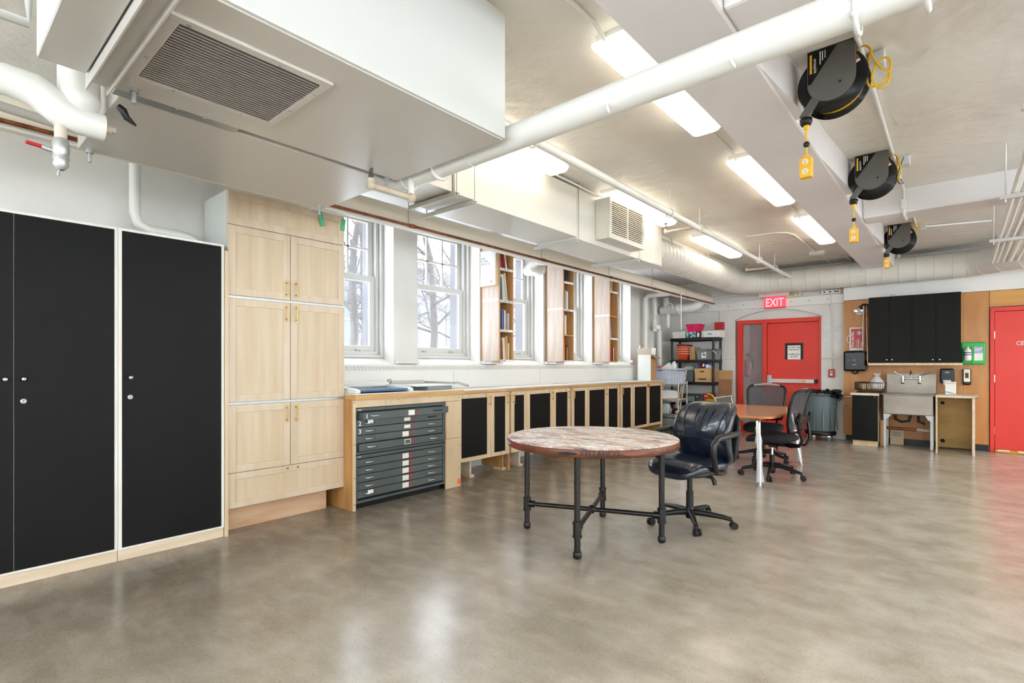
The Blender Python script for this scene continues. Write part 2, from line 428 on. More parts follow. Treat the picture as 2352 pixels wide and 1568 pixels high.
def plain_window(n, side, a, b):
    w = thing('window_%d' % n, kind=S, loc=((5.1, (a + b) / 2, .9) if side == 'r' else ((a + b) / 2, -3.6, .9)))
    bx = (lambda p, q, z0, z1, t=.03: B(5.1 - t, 5.1 + t, p, q, z0, z1)) if side == 'r' else (lambda p, q, z0, z1, t=.03: B(p, q, -3.6 - t, -3.6 + t, z0, z1))
    m = (a + b) / 2
    for p, q, z0, z1 in ((a, a + .06, .9, 2.85), (b - .06, b, .9, 2.85), (a + .06, b - .06, .9, .96), (a + .06, b - .06, 2.79, 2.85), (m - .03, m + .03, .96, 2.79), (a + .06, m - .03, 1.86, 1.91), (m + .03, b - .06, 1.86, 1.91)): bx(p, q, z0, z1).build('window_frame', greywin, w)
    for p, q in ((a + .06, m - .03), (m + .03, b - .06)):
        for z0, z1 in ((.96, 1.86), (1.91, 2.79)): bx(p, q, z0, z1, .003).build('pane', glass, w)
for k, (a, b) in enumerate(RW): plain_window(6 + k, 'r', a, b)
for k, (a, b) in enumerate(RR): plain_window(12 + k, 'e', a, b)

# plywood facing, white board above it, black base
tr = thing('trim_1', kind=S, loc=(-.6, 10.8, .1))
for a, b in ((-1.55, -.991), (-.99, -.441), (-.44, .041), (.042, .335)):
    B(a, b, 10.75, 10.85, .1, 2.445).build('panel', orangeply, tr, bevel=.002)
B(.34, 1.9, 10.75, 10.85, 2.205, 2.445).build('panel', mat('yellow_ply', (212, 160, 84), .4, c2=(192, 136, 62), scale=2, stretch=(.6, 2, 3)), tr, bevel=.002)
B(1.375, 1.9, 10.75, 10.85, .1, 2.2).build('panel', orangeply, tr, bevel=.002)
B(-1.55, 3, 10.73, 10.85, 2.45, 2.95).build('trim_2', white, kind=S, bevel=.003)
B(-1.52, .32, 10.77, 10.85, 0, .099).build('baseboard_back', blackplastic, kind=S)
# ------------------------------------------------------------------ exit door with sidelight
d1 = thing('door_1', kind=S, loc=(-2.65, 10.9, 0))
fr = MB().box(-3.39, -3.30, 10.87, 11.02, 0, 2.207).box(-2.92, -2.845, 10.87, 11.02, 0, 2.207).box(-1.96, -1.917, 10.87, 11.02, 0, 2.207)
fr.box(-3.30, -2.92, 10.87, 11.02, 2.128, 2.207).box(-2.845, -1.96, 10.87, 11.02, 2.128, 2.207).box(-3.30, -2.92, 10.87, 11.02, 0, .16)
fr.build('door_frame', redpaint, d1, bevel=.004)
B(-3.30, -2.92, 10.94, 10.95, .16, 2.128).build('pane', glass, d1)
leaf = B(-2.84, -1.964, 10.91, 10.955, .012, 2.122).build('door_leaf', redpaint, d1, bevel=.003)
bar = B(-2.80, -2.03, 10.845, 10.90, .985, 1.055).build('push_bar', offwhite, leaf, bevel=.006)
MB().box(-2.83, -2.755, 10.84, 10.91, .92, 1.13).build('latch_case', galv, leaf, bevel=.006)
B(-2.03, -1.985, 10.84, 10.91, .985, 1.055).build('end_cap', blackplastic, leaf, bevel=.004)
text('EMERGENCY EXIT ONLY ALARM WILL SOUND', .024, redink, leaf, (-2.75, 10.844, 1.012), XR, UP)
B(-2.24, -2.17, 10.843, 10.845, 1.005, 1.032).build('sticker', mat('orange_sticker', (238, 150, 40), .5), leaf)
# notice on the door
nt_ = thing('notice_board', 'black frame holding a white alarm notice on the red exit door', 'sign', (-2.37, 10.9, 1.42))
MB().box(-2.525, -2.22, 10.9, 10.91, 1.425, 1.735).build('frame', blackplastic, nt_)
B(-2.482, -2.262, 10.897, 10.8995, 1.425, 1.69).build('sheet', paper, nt_)
text('DO NOT USE\nTHIS DOOR.\n\nALARM WILL\nGO OFF!', .034, blackink, nt_, (-2.372, 10.896, 1.64), XR, UP, align='CENTER', space=1.25, bold=.0008)
# hall behind the sidelight
hall = thing('wall_hall', kind=S, loc=(-2.6, 12, 0))
B(-3.85, -3.75, 11.05, 13, 0, 2.9).build('side_wall', mat('hall_wall', (206, 216, 222), .5), hall)
B(-3.85, -1.0, 12.95, 13.1, 0, 2.9).build('end_wall', mat('hall_brown', (150, 70, 58), .5, c2=(120, 52, 46), scale=1.5), hall)
B(-3.85, -1.0, 11.05, 13.1, 2.9, 3.0).build('hall_ceiling', whitewall, hall)
B(-1.1, -1.0, 11.05, 13, 0, 2.9).build('side_wall', whitewall, hall)
MB().box(-3.74, -3.60, 12.90, 12.95, 0, 2.1).box(-3.60, -2.9, 12.90, 12.95, 1.0, 1.1).build('stair_trim', mat('hall_red', (150, 40, 40), .4), hall)
lamp = C((-2.6, 12, 2.9), (-2.6, 12, 2.83), .3, n=28).build('hall_fill_lamp', tube_mat, label='unseen round lamp added to light the hall behind the exit door', cat='lamp')  # out of view, added and sized to brighten the hall
ex = thing('fire_extinguisher', 'red fire extinguisher behind the glass beside the exit door', 'extinguisher', (-3.66, 12.5, 1.05))
MB().lathe([(.0, 0), (.07, .01), (.075, .05), (.075, .34), (.05, .42), (.022, .45), (.02, .48)], (-3.66, 12.5, 1.05), 20).build('cylinder', redfire, ex)
MB().box(-3.68, -3.64, 12.38, 12.55, 1.53, 1.56).box(-3.68, -3.64, 12.40, 12.55, 1.57, 1.59).build('lever', blackplastic, ex)
MB().tube([(-3.64, 12.48, 1.53), (-3.56, 12.45, 1.5), (-3.55, 12.44, 1.35), (-3.57, 12.45, 1.2)], .012).build('hose', rubber, ex)
B(-3.60, -3.583, 12.45, 12.55, 1.18, 1.36).build('instruction_label', paper, ex)

# ------------------------------------------------------------------ red door on the right
d2 = thing('door_2', kind=S, loc=(.85, 10.8, 0))
MB().box(.345, .395, 10.72, 10.98, 0, 2.19).box(1.31, 1.36, 10.72, 10.98, 0, 2.19).box(.395, 1.31, 10.72, 10.98, 2.13, 2.19).build('door_frame', redpaint, d2, bevel=.004)
leaf2 = B(.40, 1.305, 10.745, 10.79, .05, 2.125).build('door_leaf', redpaint, d2, bevel=.003)
B(.345, 1.36, 10.985, 11.04, 0, 2.19).build('door_backing', redpaint, d2)  # added behind the leaf to block sky light leaking round it
MB().box(.395, .42, 10.80, 10.98, 0, 2.13).box(1.285, 1.31, 10.80, 10.98, 0, 2.13).build('door_stop', redpaint, d2)
h0 = C((.392, 10.735, 1.72), (.392, 10.735, 1.83), .011, n=10).build('hinge', chrome, d2)
spread(h0, [(0, 0, -.66), (0, 0, -1.45)])
text('CER', .085, mat('door_letters', (214, 198, 190), .5), leaf2, (.63, 10.743, 1.615), XR, UP, bold=.002, sx=.85)
sw = B(.40, 1.305, 10.70, 10.79, .004, .048).build('door_sweep', mat('sweep_yellow', (222, 160, 40), .5, c2=(190, 120, 30), scale=20), d2)
for i in range(4): B(.43 + .22 * i, .56 + .22 * i, 10.697, 10.70, .028, .047).build('tape_strip', paper, d2)

# ------------------------------------------------------------------ things on the back wall
exs = thing('exit_sign', 'lit red exit sign with white top box above the exit door', 'sign', (-2.67, 10.8, 2.41))
B(-2.95, -2.42, 10.72, 10.79, 2.625, 2.70).build('top_box', white, exs, bevel=.004)
B(-2.86, -2.485, 10.75, 10.785, 2.41, 2.622).build('sign_face', mat('exit_red', (255, 70, 88), .4, emit=.32), exs)
text('EXIT', .215, mat('exit_letters', (255, 170, 178), .4, emit=.42), exs, (-2.672, 10.748, 2.44), XR, UP, align='CENTER', sx=.72, bold=.003)
MB().box(-2.86, -2.485, 10.745, 10.79, 2.40, 2.412).build('sign_edge', redfire, exs)
ck = thing('digital_clock', 'beige digital clock showing dark segments beside the exit sign', 'clock', (-2.35, 10.8, 2.6))
B(-2.475, -2.215, 10.75, 10.79, 2.585, 2.735).build('case', mat('clock_beige', (204, 198, 168), .5), ck, bevel=.004)
seg = MB()
def sg(x, z, w, h): seg.box(x, x + w, 10.747, 10.75, z, z + h)
for x in (-2.45, -2.39):
    sg(x, 2.625, .045, .007); sg(x, 2.685, .045, .007); sg(x, 2.625, .006, .067); sg(x + .039, 2.625, .006, .067)
sg(-2.335, 2.66, .035, .006); sg(-2.285, 2.69, .045, .006); sg(-2.285, 2.625, .006, .07)
seg.build('segments', blackink, ck)
ep = thing('power_strip', 'small white surface outlet strip high on the back wall', 'outlet', (-1.75, 10.8, 2.6))
B(-1.90, -1.60, 10.77, 10.80, 2.60, 2.66).build('strip_body', white, ep, bevel=.003)
o0 = B(-1.87, -1.835, 10.767, 10.77, 2.62, 2.64).build('socket', blackink, ep); spread(o0, [(.09, 0, 0), (.17, 0, 0), (.21, 0, 0)])
ab = thing('alarm_box', 'square red fire alarm box on the wall above the black shelf', 'alarm', (-3.71, 10.8, 2.04))
B(-3.80, -3.63, 10.74, 10.85, 2.04, 2.19).build('alarm_case', redfire, ab, bevel=.006)
C((-3.71, 10.835, 2.19), (-3.71, 10.835, 2.425), .008).build('conduit', pipew, ab)
ps = thing('pull_station', 'red fire alarm pull station at the end of a white conduit', 'alarm', (-1.75, 10.8, 1.1))
B(-1.795, -1.70, 10.80, 10.85, 1.10, 1.245).build('station_case', redfire, ps, bevel=.006)
MB().box(-1.765, -1.73, 10.79, 10.80, 1.13, 1.18).box(-1.775, -1.72, 10.79, 10.80, 1.20, 1.215).build('handle', whiteink, ps)
MB().tube([(-1.74, 10.835, 1.245), (-1.74, 10.835, 2.3), (-1.745, 10.82, 2.36), (-1.745, 10.79, 2.42), (-1.745, 10.785, 2.9)], .011).build('conduit', pipew, ps)
pp = thing('taped_sheet', 'pair of faded sheets in clear sleeves taped to the wall', 'paper', (-1.75, 10.84, 1.7))
for a, b, c in ((-1.87, -1.74, 1.72), (-1.72, -1.60, 1.70)): B(a, b, 10.842, 10.846, c, c + .34).build('sheet', mat('faded_paper', (222, 222, 222), .4, c2=(206, 206, 210), scale=9), pp)

# ------------------------------------------------------------------ kitchen corner
uc = thing('wall_cabinet', 'matt black four-door wall cabinet above the steel sink', 'cabinet', (-.57, 10.6, 1.33))
B(-1.15, .012, 10.45, 10.745, 1.357, 2.433).build('cabinet_body', black, uc)
xs = [-1.152, -.872, -.579, -.284, .013]
for i in range(4):
    dr = B(xs[i] + .002, xs[i + 1] - .002, 10.42, 10.448, 1.355, 2.435).build('cabinet_door', black, uc, bevel=.002)
    kx = (xs[1] - .035, xs[1] + .035, xs[3] - .04, xs[3] + .045)[i]
    MB().lathe([(.004, 10.42), (.005, 10.405), (.014, 10.40), (.012, 10.39), (0, 10.387)], (kx, 0, 1.405), 12, 'y').build('knob', chrome, dr)
B(-1.155, .03, 10.41, 10.745, 1.313, 1.353).build('bottom_rail', pine, uc, bevel=.002)
MB().tube([(-.86, 10.45, 2.433), (-.86, 10.43, 2.46), (-.82, 10.43, 2.455), (-.79, 10.45, 2.445)], .006).build('hook', galv, uc)

bc = thing('base_cabinet', 'narrow black base cabinet with pale top left of the sink', 'cabinet', (-1.18, 10.4, 0))
B(-1.355, -1.0, 10.20, 10.745, .085, .82).build('cabinet_body', pine, bc)
B(-1.345, -1.01, 10.22, 10.70, 0, .084).build('plinth', pine, bc)
dr = B(-1.352, -1.002, 10.175, 10.198, .09, .825).build('cabinet_door', black, bc, bevel=.002)
MB().lathe([(.004, 10.175), (.005, 10.16), (.014, 10.155), (0, 10.143)], (-1.04, 0, .795), 12, 'y').build('knob', chrome, dr)
B(-1.375, -.985, 10.16, 10.745, .826, .862).build('top_board', palewood, bc, bevel=.003)
tb = thing('towel_rail', 'pair of chrome towel bars on the side of the black base cabinet', 'rail', (-1.45, 10.4, .6))
MB().tube([(-1.355, 10.68, .79), (-1.55, 10.68, .79), (-1.55, 10.30, .79), (-1.355, 10.30, .79)], .008).build('bar', chrome, tb)
MB().tube([(-1.355, 10.6, .62), (-1.47, 10.6, .62), (-1.47, 10.36, .62), (-1.355, 10.36, .62)], .006).build('bar', chrome, tb)

oc = thing('side_counter', 'open plywood counter frame with pale top right of the sink', 'counter', (-.06, 10.4, 0))
B(-.278, .20, 10.06, 10.745, .835, .868).build('top_board', palewood, oc, bevel=.003)
B(-.278, -.258, 10.09, 10.745, 0, .834).build('side_panel', pine, oc)
B(.135, .165, 10.07, 10.745, 0, .834).build('side_panel', palewood, oc)
B(-.262, .135, 10.72, 10.745, .02, .834).build('back_panel', mat('old_ply', (206, 170, 98), .5, c2=(186, 148, 78), scale=2.5, stretch=(1, 1, 2)), oc)
MB().cyl((-.21, 10.719, .12), (-.21, 10.715, .12), .03).cyl((-.21, 10.719, .72), (-.21, 10.715, .72), .025).build('hole', dark, oc)
B(.165, .20, 10.06, 10.10, .84, .852).build('end_clip', blackplastic, oc)

sk = thing('utility_sink', 'stainless steel utility sink on legs with wall faucet', 'sink', (-.62, 10.4, 0))
MB().box(-.935, -.305, 10.20, 10.215, .54, .85).box(-.935, -.92, 10.215, 10.605, .54, .85).box(-.32, -.305, 10.215, 10.605, .54, .85).box(-.935, -.305, 10.605, 10.62, .54, .85).box(-.92, -.32, 10.215, 10.605, .53, .545).build('bowl', steel, sk, bevel=.01)
MB().box(-.965, -.28, 10.17, 10.20, .845, .866).box(-.965, -.28, 10.62, 10.66, .845, .866).box(-.965, -.935, 10.2, 10.62, .845, .866).box(-.305, -.28, 10.2, 10.62, .845, .866).build('rim', steel, sk, bevel=.006)
B(-.93, -.285, 10.66, 10.685, .85, 1.17).build('backsplash', steel, sk, bevel=.004)
B(-.932, -.283, 10.685, 10.745, 1.165, 1.18).build('splash_cap', steel, sk)
lg = MB().box(-.93, -.895, 10.215, 10.25, .02, .54).box(-.915, -.91, 10.215, 10.25, .4, .54).prism([(-.93, .54), (-.83, .54), (-.87, .47), (-.93, .44)], 'xz', 10.205, 10.212).cyl((-.912, 10.232, 0), (-.912, 10.232, .03), .016)
l0 = lg.build('leg', galv, sk)
lr = MB(); lr.v = [Vector((-1.24 - p.x, p.y, p.z)) for p in lg.v]; lr.f = [tuple(reversed(f)) for f in lg.f]; lr.s = list(lg.s)
l1 = lr.build('leg', galv, sk); spread(l0, [(0, .36, 0)]); spread(l1, [(0, .36, 0)])
MB().cyl((-.95, 10.42, .30), (-.36, 10.42, .29), .022).build('waste_pipe', copper, sk)
C((-.52, 10.42, .295), (-.36, 10.42, .29), .03).build('pipe_wrap', mat('wrap_grey', (170, 160, 146), .8), sk)
MB().tube([(-.80, 10.5, .53), (-.80, 10.5, .45), (-.72, 10.5, .40), (-.62, 10.5, .42), (-.60, 10.5, .53)], .02).tube([(-.5, 10.5, .53), (-.5, 10.5, .42), (-.42, 10.5, .38)], .016).build('trap', darkpipe, sk)
fc = thing('sink_faucet', 'chrome wall faucet with two wrist-blade handles above the sink', 'faucet', (-.6, 10.64, 1.06))
MB().cyl((-.73, 10.60, 1.10), (-.47, 10.60, 1.10), .012).build('bridge', chrome, fc)
for sx in (-1, 1):
    x = -.60 + sx * .11
    MB().cyl((x, 10.66, 1.04), (x, 10.60, 1.04), .024).cyl((x, 10.60, 1.04), (x, 10.60, 1.14), .017).ball((x, 10.60, 1.04), .028).build('valve', chrome, fc)
    MB().tube([(x, 10.60, 1.14), (x, 10.60, 1.16), (x + sx * .05, 10.585, 1.165), (x + sx * .09, 10.575, 1.19), (x + sx * .11, 10.57, 1.21)], [.008, .009, .008, .012, .014], 8).build('handle', chrome, fc)
MB().tube([(-.60, 10.60, 1.10), (-.60, 10.60, 1.20), (-.60, 10.57, 1.225), (-.60, 10.48, 1.20), (-.60, 10.46, 1.17)], .012).build('spout', chrome, fc)

# dish rack with bag
rk = thing('dish_rack', 'black wire dish rack with white mugs left of the sink', 'rack', (-1.15, 10.45, .863))
B(-1.31, -.945, 10.30, 10.62, .864, .885).build('drip_tray', blackplastic, rk, bevel=.006)
for z in (.91, 1.03): MB().tube([(-1.33, 10.28, z), (-.95, 10.28, z), (-.95, 10.64, z), (-1.33, 10.64, z)], .006, 6, closed=True).build('rim_wire', blackplastic, rk)
ww = MB()
for i in range(15):
    x = -1.33 + .38 * i / 14; ww.tube([(x, 10.28, 1.03), (x, 10.29, .91), (x, 10.63, .91), (x, 10.64, 1.03)], .0028, 5)
ww.build('wires', blackplastic, rk)
B(-1.325, -1.27, 10.265, 10.30, .93, 1.04).build('cutlery_cup', blackplastic, rk, bevel=.006)
for i in range(4):
    MB().lathe([(.03, 0), (.036, .09), (.033, .09), (.028, .005), (0, .005)], (-1.22 + .07 * i, 10.44 + .03 * (i % 2), .914), 14).build('mug', mat('mug_tan', (206, 186, 150), .4), label='tan mug in the dish rack, %s from the left' % ('first', 'second', 'third', 'fourth')[i], cat='mug', group='mugs in the dish rack')
bg = MB()
prof = [(.0, 0), (.085, .005), (.105, .06), (.09, .13), (.045, .19), (.02, .215), (.04, .24), (.055, .26)]
bg.lathe(prof, (-1.03, 10.38, .925), 16)
for p in bg.v: p += Vector((R.uniform(-.008, .008), R.uniform(-.008, .008), R.uniform(-.004, .004)))
bg.build('plastic_bag', plastclear, label='clear knotted plastic bag sitting in the dish rack', cat='bag')

fa = thing('first_aid_box', 'white and red first aid kit box on the plywood', 'first aid kit', (-1.36, 10.72, 1.58))
B(-1.455, -1.235, 10.65, 10.745, 1.565, 1.97).build('box', white, fa, bevel=.012)
B(-1.43, -1.265, 10.646, 10.65, 1.615, 1.945).build('red_label', redfire, fa)
MB().box(-1.345, -1.275, 10.643, 10.646, 1.86, 1.88).box(-1.32, -1.30, 10.643, 10.646, 1.835, 1.905).build('cross', whiteink, fa)
text('First Aid Kit', .052, whiteink, fa, (-1.388, 10.6445, 1.63), UP, (-1, 0, 0), bold=.001)
text('Trousse de', .026, whiteink, fa, (-1.345, 10.6445, 1.63), UP, (-1, 0, 0))
text('Premiers\nSoins', .040, whiteink, fa, (-1.31, 10.6445, 1.63), UP, (-1, 0, 0), bold=.0006)
MB().tube([(-1.455, 10.70, 1.70), (-1.49, 10.70, 1.73), (-1.495, 10.70, 1.77), (-1.49, 10.70, 1.81), (-1.455, 10.70, 1.84)], .008).build('handle', white, fa)
td = thing('towel_dispenser', 'glossy black paper towel dispenser under the first aid box', 'dispenser', (-1.36, 10.65, 1.2))
B(-1.525, -1.20, 10.51, 10.745, 1.215, 1.56).build('cover', blackgloss, td, bevel=.03)
MB().tube(arc((-1.36, 10.56, 1.215), .04, 180, 360, 8, 'xz'), .014).build('feed_lever', blackplastic, td)
MB().box(-1.375, -1.35, 10.507, 10.51, 1.40, 1.408).box(-1.39, -1.335, 10.507, 10.51, 1.325, 1.33).box(-1.45, -1.44, 10.507, 10.51, 1.40, 1.407).build('marks', whiteink, td)
el = thing('emergency_light', 'chrome twin-head emergency lamp beside the black wall cabinet', 'lamp', (-1.31, 10.7, 2.2))
C((-1.31, 10.745, 2.24), (-1.31, 10.70, 2.24), .06, n=18).build('base', white, el)
for dx in (-.05, .05): MB().lathe([(.012, 10.70), (.02, 10.68), (.035, 10.63), (.032, 10.625), (0, 10.635)], (-1.31 + dx, 0, 2.25), 14, 'y').build('lamp_head', chrome, el)
hp = thing('hanging_tubes', 'bundle of copper tubes hanging beside the black wall cabinet', 'tube', (-1.2, 10.6, 1.3))
MB().tube([(-1.30, 10.62, 2.29), (-1.24, 10.62, 2.34), (-1.17, 10.62, 2.33)], .03).build('bracket', blackplastic, hp)
for i in range(4):
    x = -1.235 + .02 * i
    MB().tube([(x, 10.55 + .02 * i, 2.32), (x - .01 + .008 * i, 10.55, 1.9), (x + .012 * i - .01, 10.54, 1.5), (x + .02, 10.54, 1.27 + .06 * (3 - i))], .011).build('tube', copper if i % 2 else mat('tube_bright', (196, 170, 150), .25, .8), hp)
ew = thing('eyewash_station', 'bright green eyewash wall station with white bottle', 'eyewash station', (.15, 10.7, 1.33))
gr = mat('eyewash_green', (34, 176, 74), .4)
B(.012, .295, 10.69, 10.745, 1.328, 1.672).build('backplate', gr, ew, bevel=.015)
MB().box(.03, .15, 10.665, 10.69, 1.345, 1.37).box(.03, .04, 10.665, 10.69, 1.345, 1.58).box(.135, .15, 10.665, 10.69, 1.345, 1.60).build('holder', gr, ew, bevel=.004)
bt = MB().lathe([(.0, 0), (.042, .004), (.046, .02), (.046, .15), (.036, .18), (.018, .19), (.018, .215), (0, .217)], (.088, 10.64, 1.385), 18).build('bottle', white, ew)
MB().lathe([(.0465, 0), (.0465, .018)], (.088, 10.64, 1.50), 18).lathe([(.0465, 0), (.0465, .014)], (.088, 10.64, 1.47), 18).build('band', mat('navy_print', (50, 62, 130), .5), ew)
B(.165, .265, 10.684, 10.69, 1.39, 1.60).build('card', paper, ew)
B(.165, .265, 10.682, 10.684, 1.50, 1.60).build('card_print', mat('card_blue', (58, 76, 150), .5, c2=(216, 220, 228), scale=26, stretch=(1, 1, 3)), ew)
sd = thing('soap_dispenser', 'square black wall soap dispenser with grey push plate', 'dispenser', (-.155, 10.7, 1.0), group='soap dispensers on the plywood')
B(-.24, -.07, 10.635, 10.745, 1.03, 1.265).build('cover', blackgloss, sd, bevel=.02)
B(-.205, -.105, 10.62, 10.65, .985, 1.09).build('push_plate', galv, sd, bevel=.012)
MB().lathe([(.03, 10.6345), (.028, 10.632), (0, 10.632)], (0, 0, 0), 20, 'y').rot(Matrix.Translation((-.155, 0, 1.205)) @ Matrix.Diagonal((1, 1, .38, 1))).build('badge', galv, sd)
sd2 = thing('hand_lotion_dispenser', 'tall narrow black dispenser with cream front panel', 'dispenser', (.08, 10.7, 1.02), group='soap dispensers on the plywood')
B(.03, .13, 10.655, 10.745, 1.01, 1.265).build('cover', blackgloss, sd2, bevel=.02)
B(.042, .118, 10.645, 10.66, 1.06, 1.258).build('front_panel', cream, sd2, bevel=.01)
B(.06, .10, 10.643, 10.646, 1.12, 1.20).build('window', blackgloss, sd2)
wp = thing('wipes_box', 'white carton with pale blue printing standing on the side counter', 'box', (-.11, 10.5, .868))
B(-.175, -.045, 10.47, 10.57, .8685, 1.06).build('carton', paper, wp, bevel=.004)
MB().box(-.165, -.06, 10.468, 10.47, 1.03, 1.036).build('red_stripe', redink, wp)
MB().prism([(-.172, .90), (-.12, .89), (-.05, .875), (-.05, .882), (-.11, .9), (-.172, .915)], 'xz', 10.468, 10.47).build('blue_swoosh', mat('swoosh_blue', (90, 150, 200), .5), wp)
bo = thing('printed_card', 'printed cardboard sheet leaning under the sink', 'cardboard', (-.78, 10.7, 0))
MB().obox((-.79, 10.66, .14), (.18, .012, .27), rx=-.15).build('sheet', mat('pale_card', (196, 176, 148), .7), bo)
for i in range(7): MB().obox((-.79 + .004 * (i % 2), 10.6535 + .0045 * (3 - i) * -1 - .0, .15 + .02 * (3 - i)), (.13 - .02 * (i % 3), .004, .004), rx=-.15).build('print_line', blackink, bo)
B(-.99, -.945, 10.35, 10.70, .001, .42).build('paper_sack', cardb, label='brown sack squeezed between the base cabinet and sink', cat='bag', bevel=.01)
# ------------------------------------------------------------------ tall black-door cupboards
whitewood = mat('white_wood', (232, 229, 222), .5, c2=(222, 216, 206), scale=5, stretch=(4, 4, .6))
def tall(y0, y1, doors, label):
    t = thing('tall_cupboard', label, 'cupboard', (-4.5, (y0 + y1) / 2, 0), group='tall black-door cupboards along the left wall')
    B(-4.78, -4.305, y0, y1, .075, 2.243).build('carcass', whitewood, t)
    B(-4.78, -4.29, y0, y1, 0, .074).build('plinth', palewood, t, bevel=.002)
    edges = [y0] + [e for d in doors for e in d] + [y1]
    f = MB().box(-4.304, -4.28, y0, y1, 2.226, 2.243).box(-4.304, -4.28, y0, y1, .075, .088)
    f.box(-4.304, -4.28, y0, doors[0][0] - .002, .088, 2.226).box(-4.304, -4.28, doors[-1][1] + .002, y1, .088, 2.226)
    f.build('face_frame', whitewood, t)
    for i, (a, b, k, lock) in enumerate(doors):
        d = B(-4.303, -4.277, a, b, .090, 2.224).build('cupboard_door', black, t)
        MB().lathe([(.005, -4.277), (.006, -4.262), (.014, -4.258), (.015, -4.25), (.009, -4.243), (0, -4.242)], (0, k, 1.235), 14, 'x').build('knob', chrome, d)
        if lock: MB().lathe([(.016, -4.277), (.016, -4.272), (.006, -4.271), (.004, -4.275), (0, -4.275)], (0, k, 1.102), 16, 'x').build('lock', galv, d)
    return t
tall(-.10, .915, [(-.085, .407, .371, False), (.414, .895, .452, True)], 'tall white cupboard with two black doors at the left edge')
tall(.917, 1.580, [(.94, 1.559, .984, True)], 'tall white cupboard with a single black door beside the wood cabinet')

# ------------------------------------------------------------------ tall maple cabinet
wc = thing('maple_cabinet', 'tall pale maple cabinet with shaker doors and brass pulls', 'cabinet', (-4.5, 2.1, 0))
sidegrey = mat('cabinet_side', (206, 210, 204), .5)
B(-4.78, -4.312, 1.612, 2.614, .2, 2.684).build('carcass', sidegrey, wc)
B(-4.78, -4.44, 1.612, 2.52, 0, .199).build('toe_kick', mat('pine_kick', (214, 180, 146), .5, c2=(196, 154, 118), scale=4, stretch=(3, .5, 4)), wc)
B(-4.78, -4.275, 1.584, 1.609, 0, 2.2).build('filler_board', birch, wc)
for z in (1.853, 1.018): B(-4.315, -4.295, 1.612, 2.614, z - .009, z + .009).build('divider', galv, wc)
def shaker(parent, X, y0, y1, z0, z1, fm, pm, st=.055, name='door', th=.02):
    o = MB().box(X - th, X, y0, y0 + st, z0, z1).box(X - th, X, y1 - st, y1, z0, z1).box(X - th, X, y0 + st, y1 - st, z0, z0 + st).box(X - th, X, y0 + st, y1 - st, z1 - st, z1).build(name, fm, parent, bevel=.0015)
    B(X - th, X - .009, y0 + st, y1 - st, z0 + st, z1 - st).build('panel', pm, o)
    return o
def pull(parent, X, y, z0, z1, m=brass):
    MB().cyl((X + .03, y, z0), (X + .03, y, z1), .005, n=8).cyl((X, y, z0 + .022), (X + .03, y, z0 + .022), .006, n=8).cyl((X, y, z1 - .022), (X + .03, y, z1 - .022), .006, n=8).build('pull', m, parent)
shaker(wc, -4.29, 1.613, 2.614, 2.418, 2.682, maple, maplepanel, .06, 'header_panel')
for z0, z1, p0, p1 in ((1.866, 2.412, 1.89, 2.03), (1.03, 1.842, 1.68, 1.825), (.478, 1.006, .84, .985)):
    a = shaker(wc, -4.29, 1.613, 2.105, z0, z1, maple, maplepanel, .058); b = shaker(wc, -4.29, 2.110, 2.614, z0, z1, maple, maplepanel, .058)
    pull(a, -4.29, 2.072, p0, p1); pull(b, -4.29, 2.155, p0, p1)
dw = shaker(wc, -4.29, 1.613, 2.614, .203, .474, maple, maplepanel, .052, 'drawer_front')
for y in (2.075, 2.165): MB().lathe([(.004, -4.29), (.005, -4.275), (.009, -4.27), (0, -4.262)], (0, y, .452), 10, 'x').build('knob', brass, dw)
for y, z, l, r in ((2.385, 2.68, .13, .25), (2.60, 2.66, .11, -.12)):
    MB().obox((-4.284, y, z - l / 2), (.004, .04, l), rx=r).build('tape_tag', greentape, label='strip of green tape on the maple cabinet header, %s' % ('nearer the bolt' if y < 2.5 else 'at the window corner'), cat='tape')

# ------------------------------------------------------------------ plan chest in plywood surround
su = thing('plan_chest_surround', 'birch plywood surround with paint marks enclosing the grey plan chest', 'surround', (-4.4, 3.27, 0))
MB().box(-4.145, -4.125, 2.607, 2.630, .003, 1.0).build('stile', birch, su)
sr = B(-4.145, -4.125, 3.718, 3.93, .003, .53).build('stile', birch, su); B(-4.145, -4.125, 3.718, 3.93, .534, .93).build('stile', birch, su)
B(-4.145, -4.125, 2.63, 2.95, .934, 1.0).build('top_rail', birch, su); B(-4.145, -4.125, 2.953, 3.93, .934, 1.0).build('top_rail', birch, su)
B(-4.78, -4.146, 2.607, 2.625, 0, 1.0).build('side_panel', sideply, su); B(-4.78, -4.146, 3.912, 3.93, 0, 1.0).build('side_panel', sideply, su)
B(-4.1245, -4.123, 3.88, 3.929, .03, .085).build('paint_mark', mat('orange_paint', (236, 112, 40), .6), su)
dots = MB()
for y, z in ((2.617, .98), (2.617, .6), (2.617, .3), (2.617, .06), (3.90, .97), (3.905, .7), (3.905, .45), (3.90, .2), (3.1, .985), (3.5, .985)): dots.cyl((-4.125, y, z), (-4.1235, y, z), .005, n=6)
dots.build('screws', blackink, su)
wt = thing('worktop', 'short white-topped worktop with plywood edge over the plan chest', 'worktop', (-4.45, 3.24, 1.0))
B(-4.78, -4.105, 2.62, 3.965, 1.001, 1.052).build('slab', edgeply, wt, bevel=.002)
B(-4.78, -4.107, 2.62, 3.965, 1.052, 1.056).build('laminate', mat('laminate_white', (236, 238, 240), .25), wt)

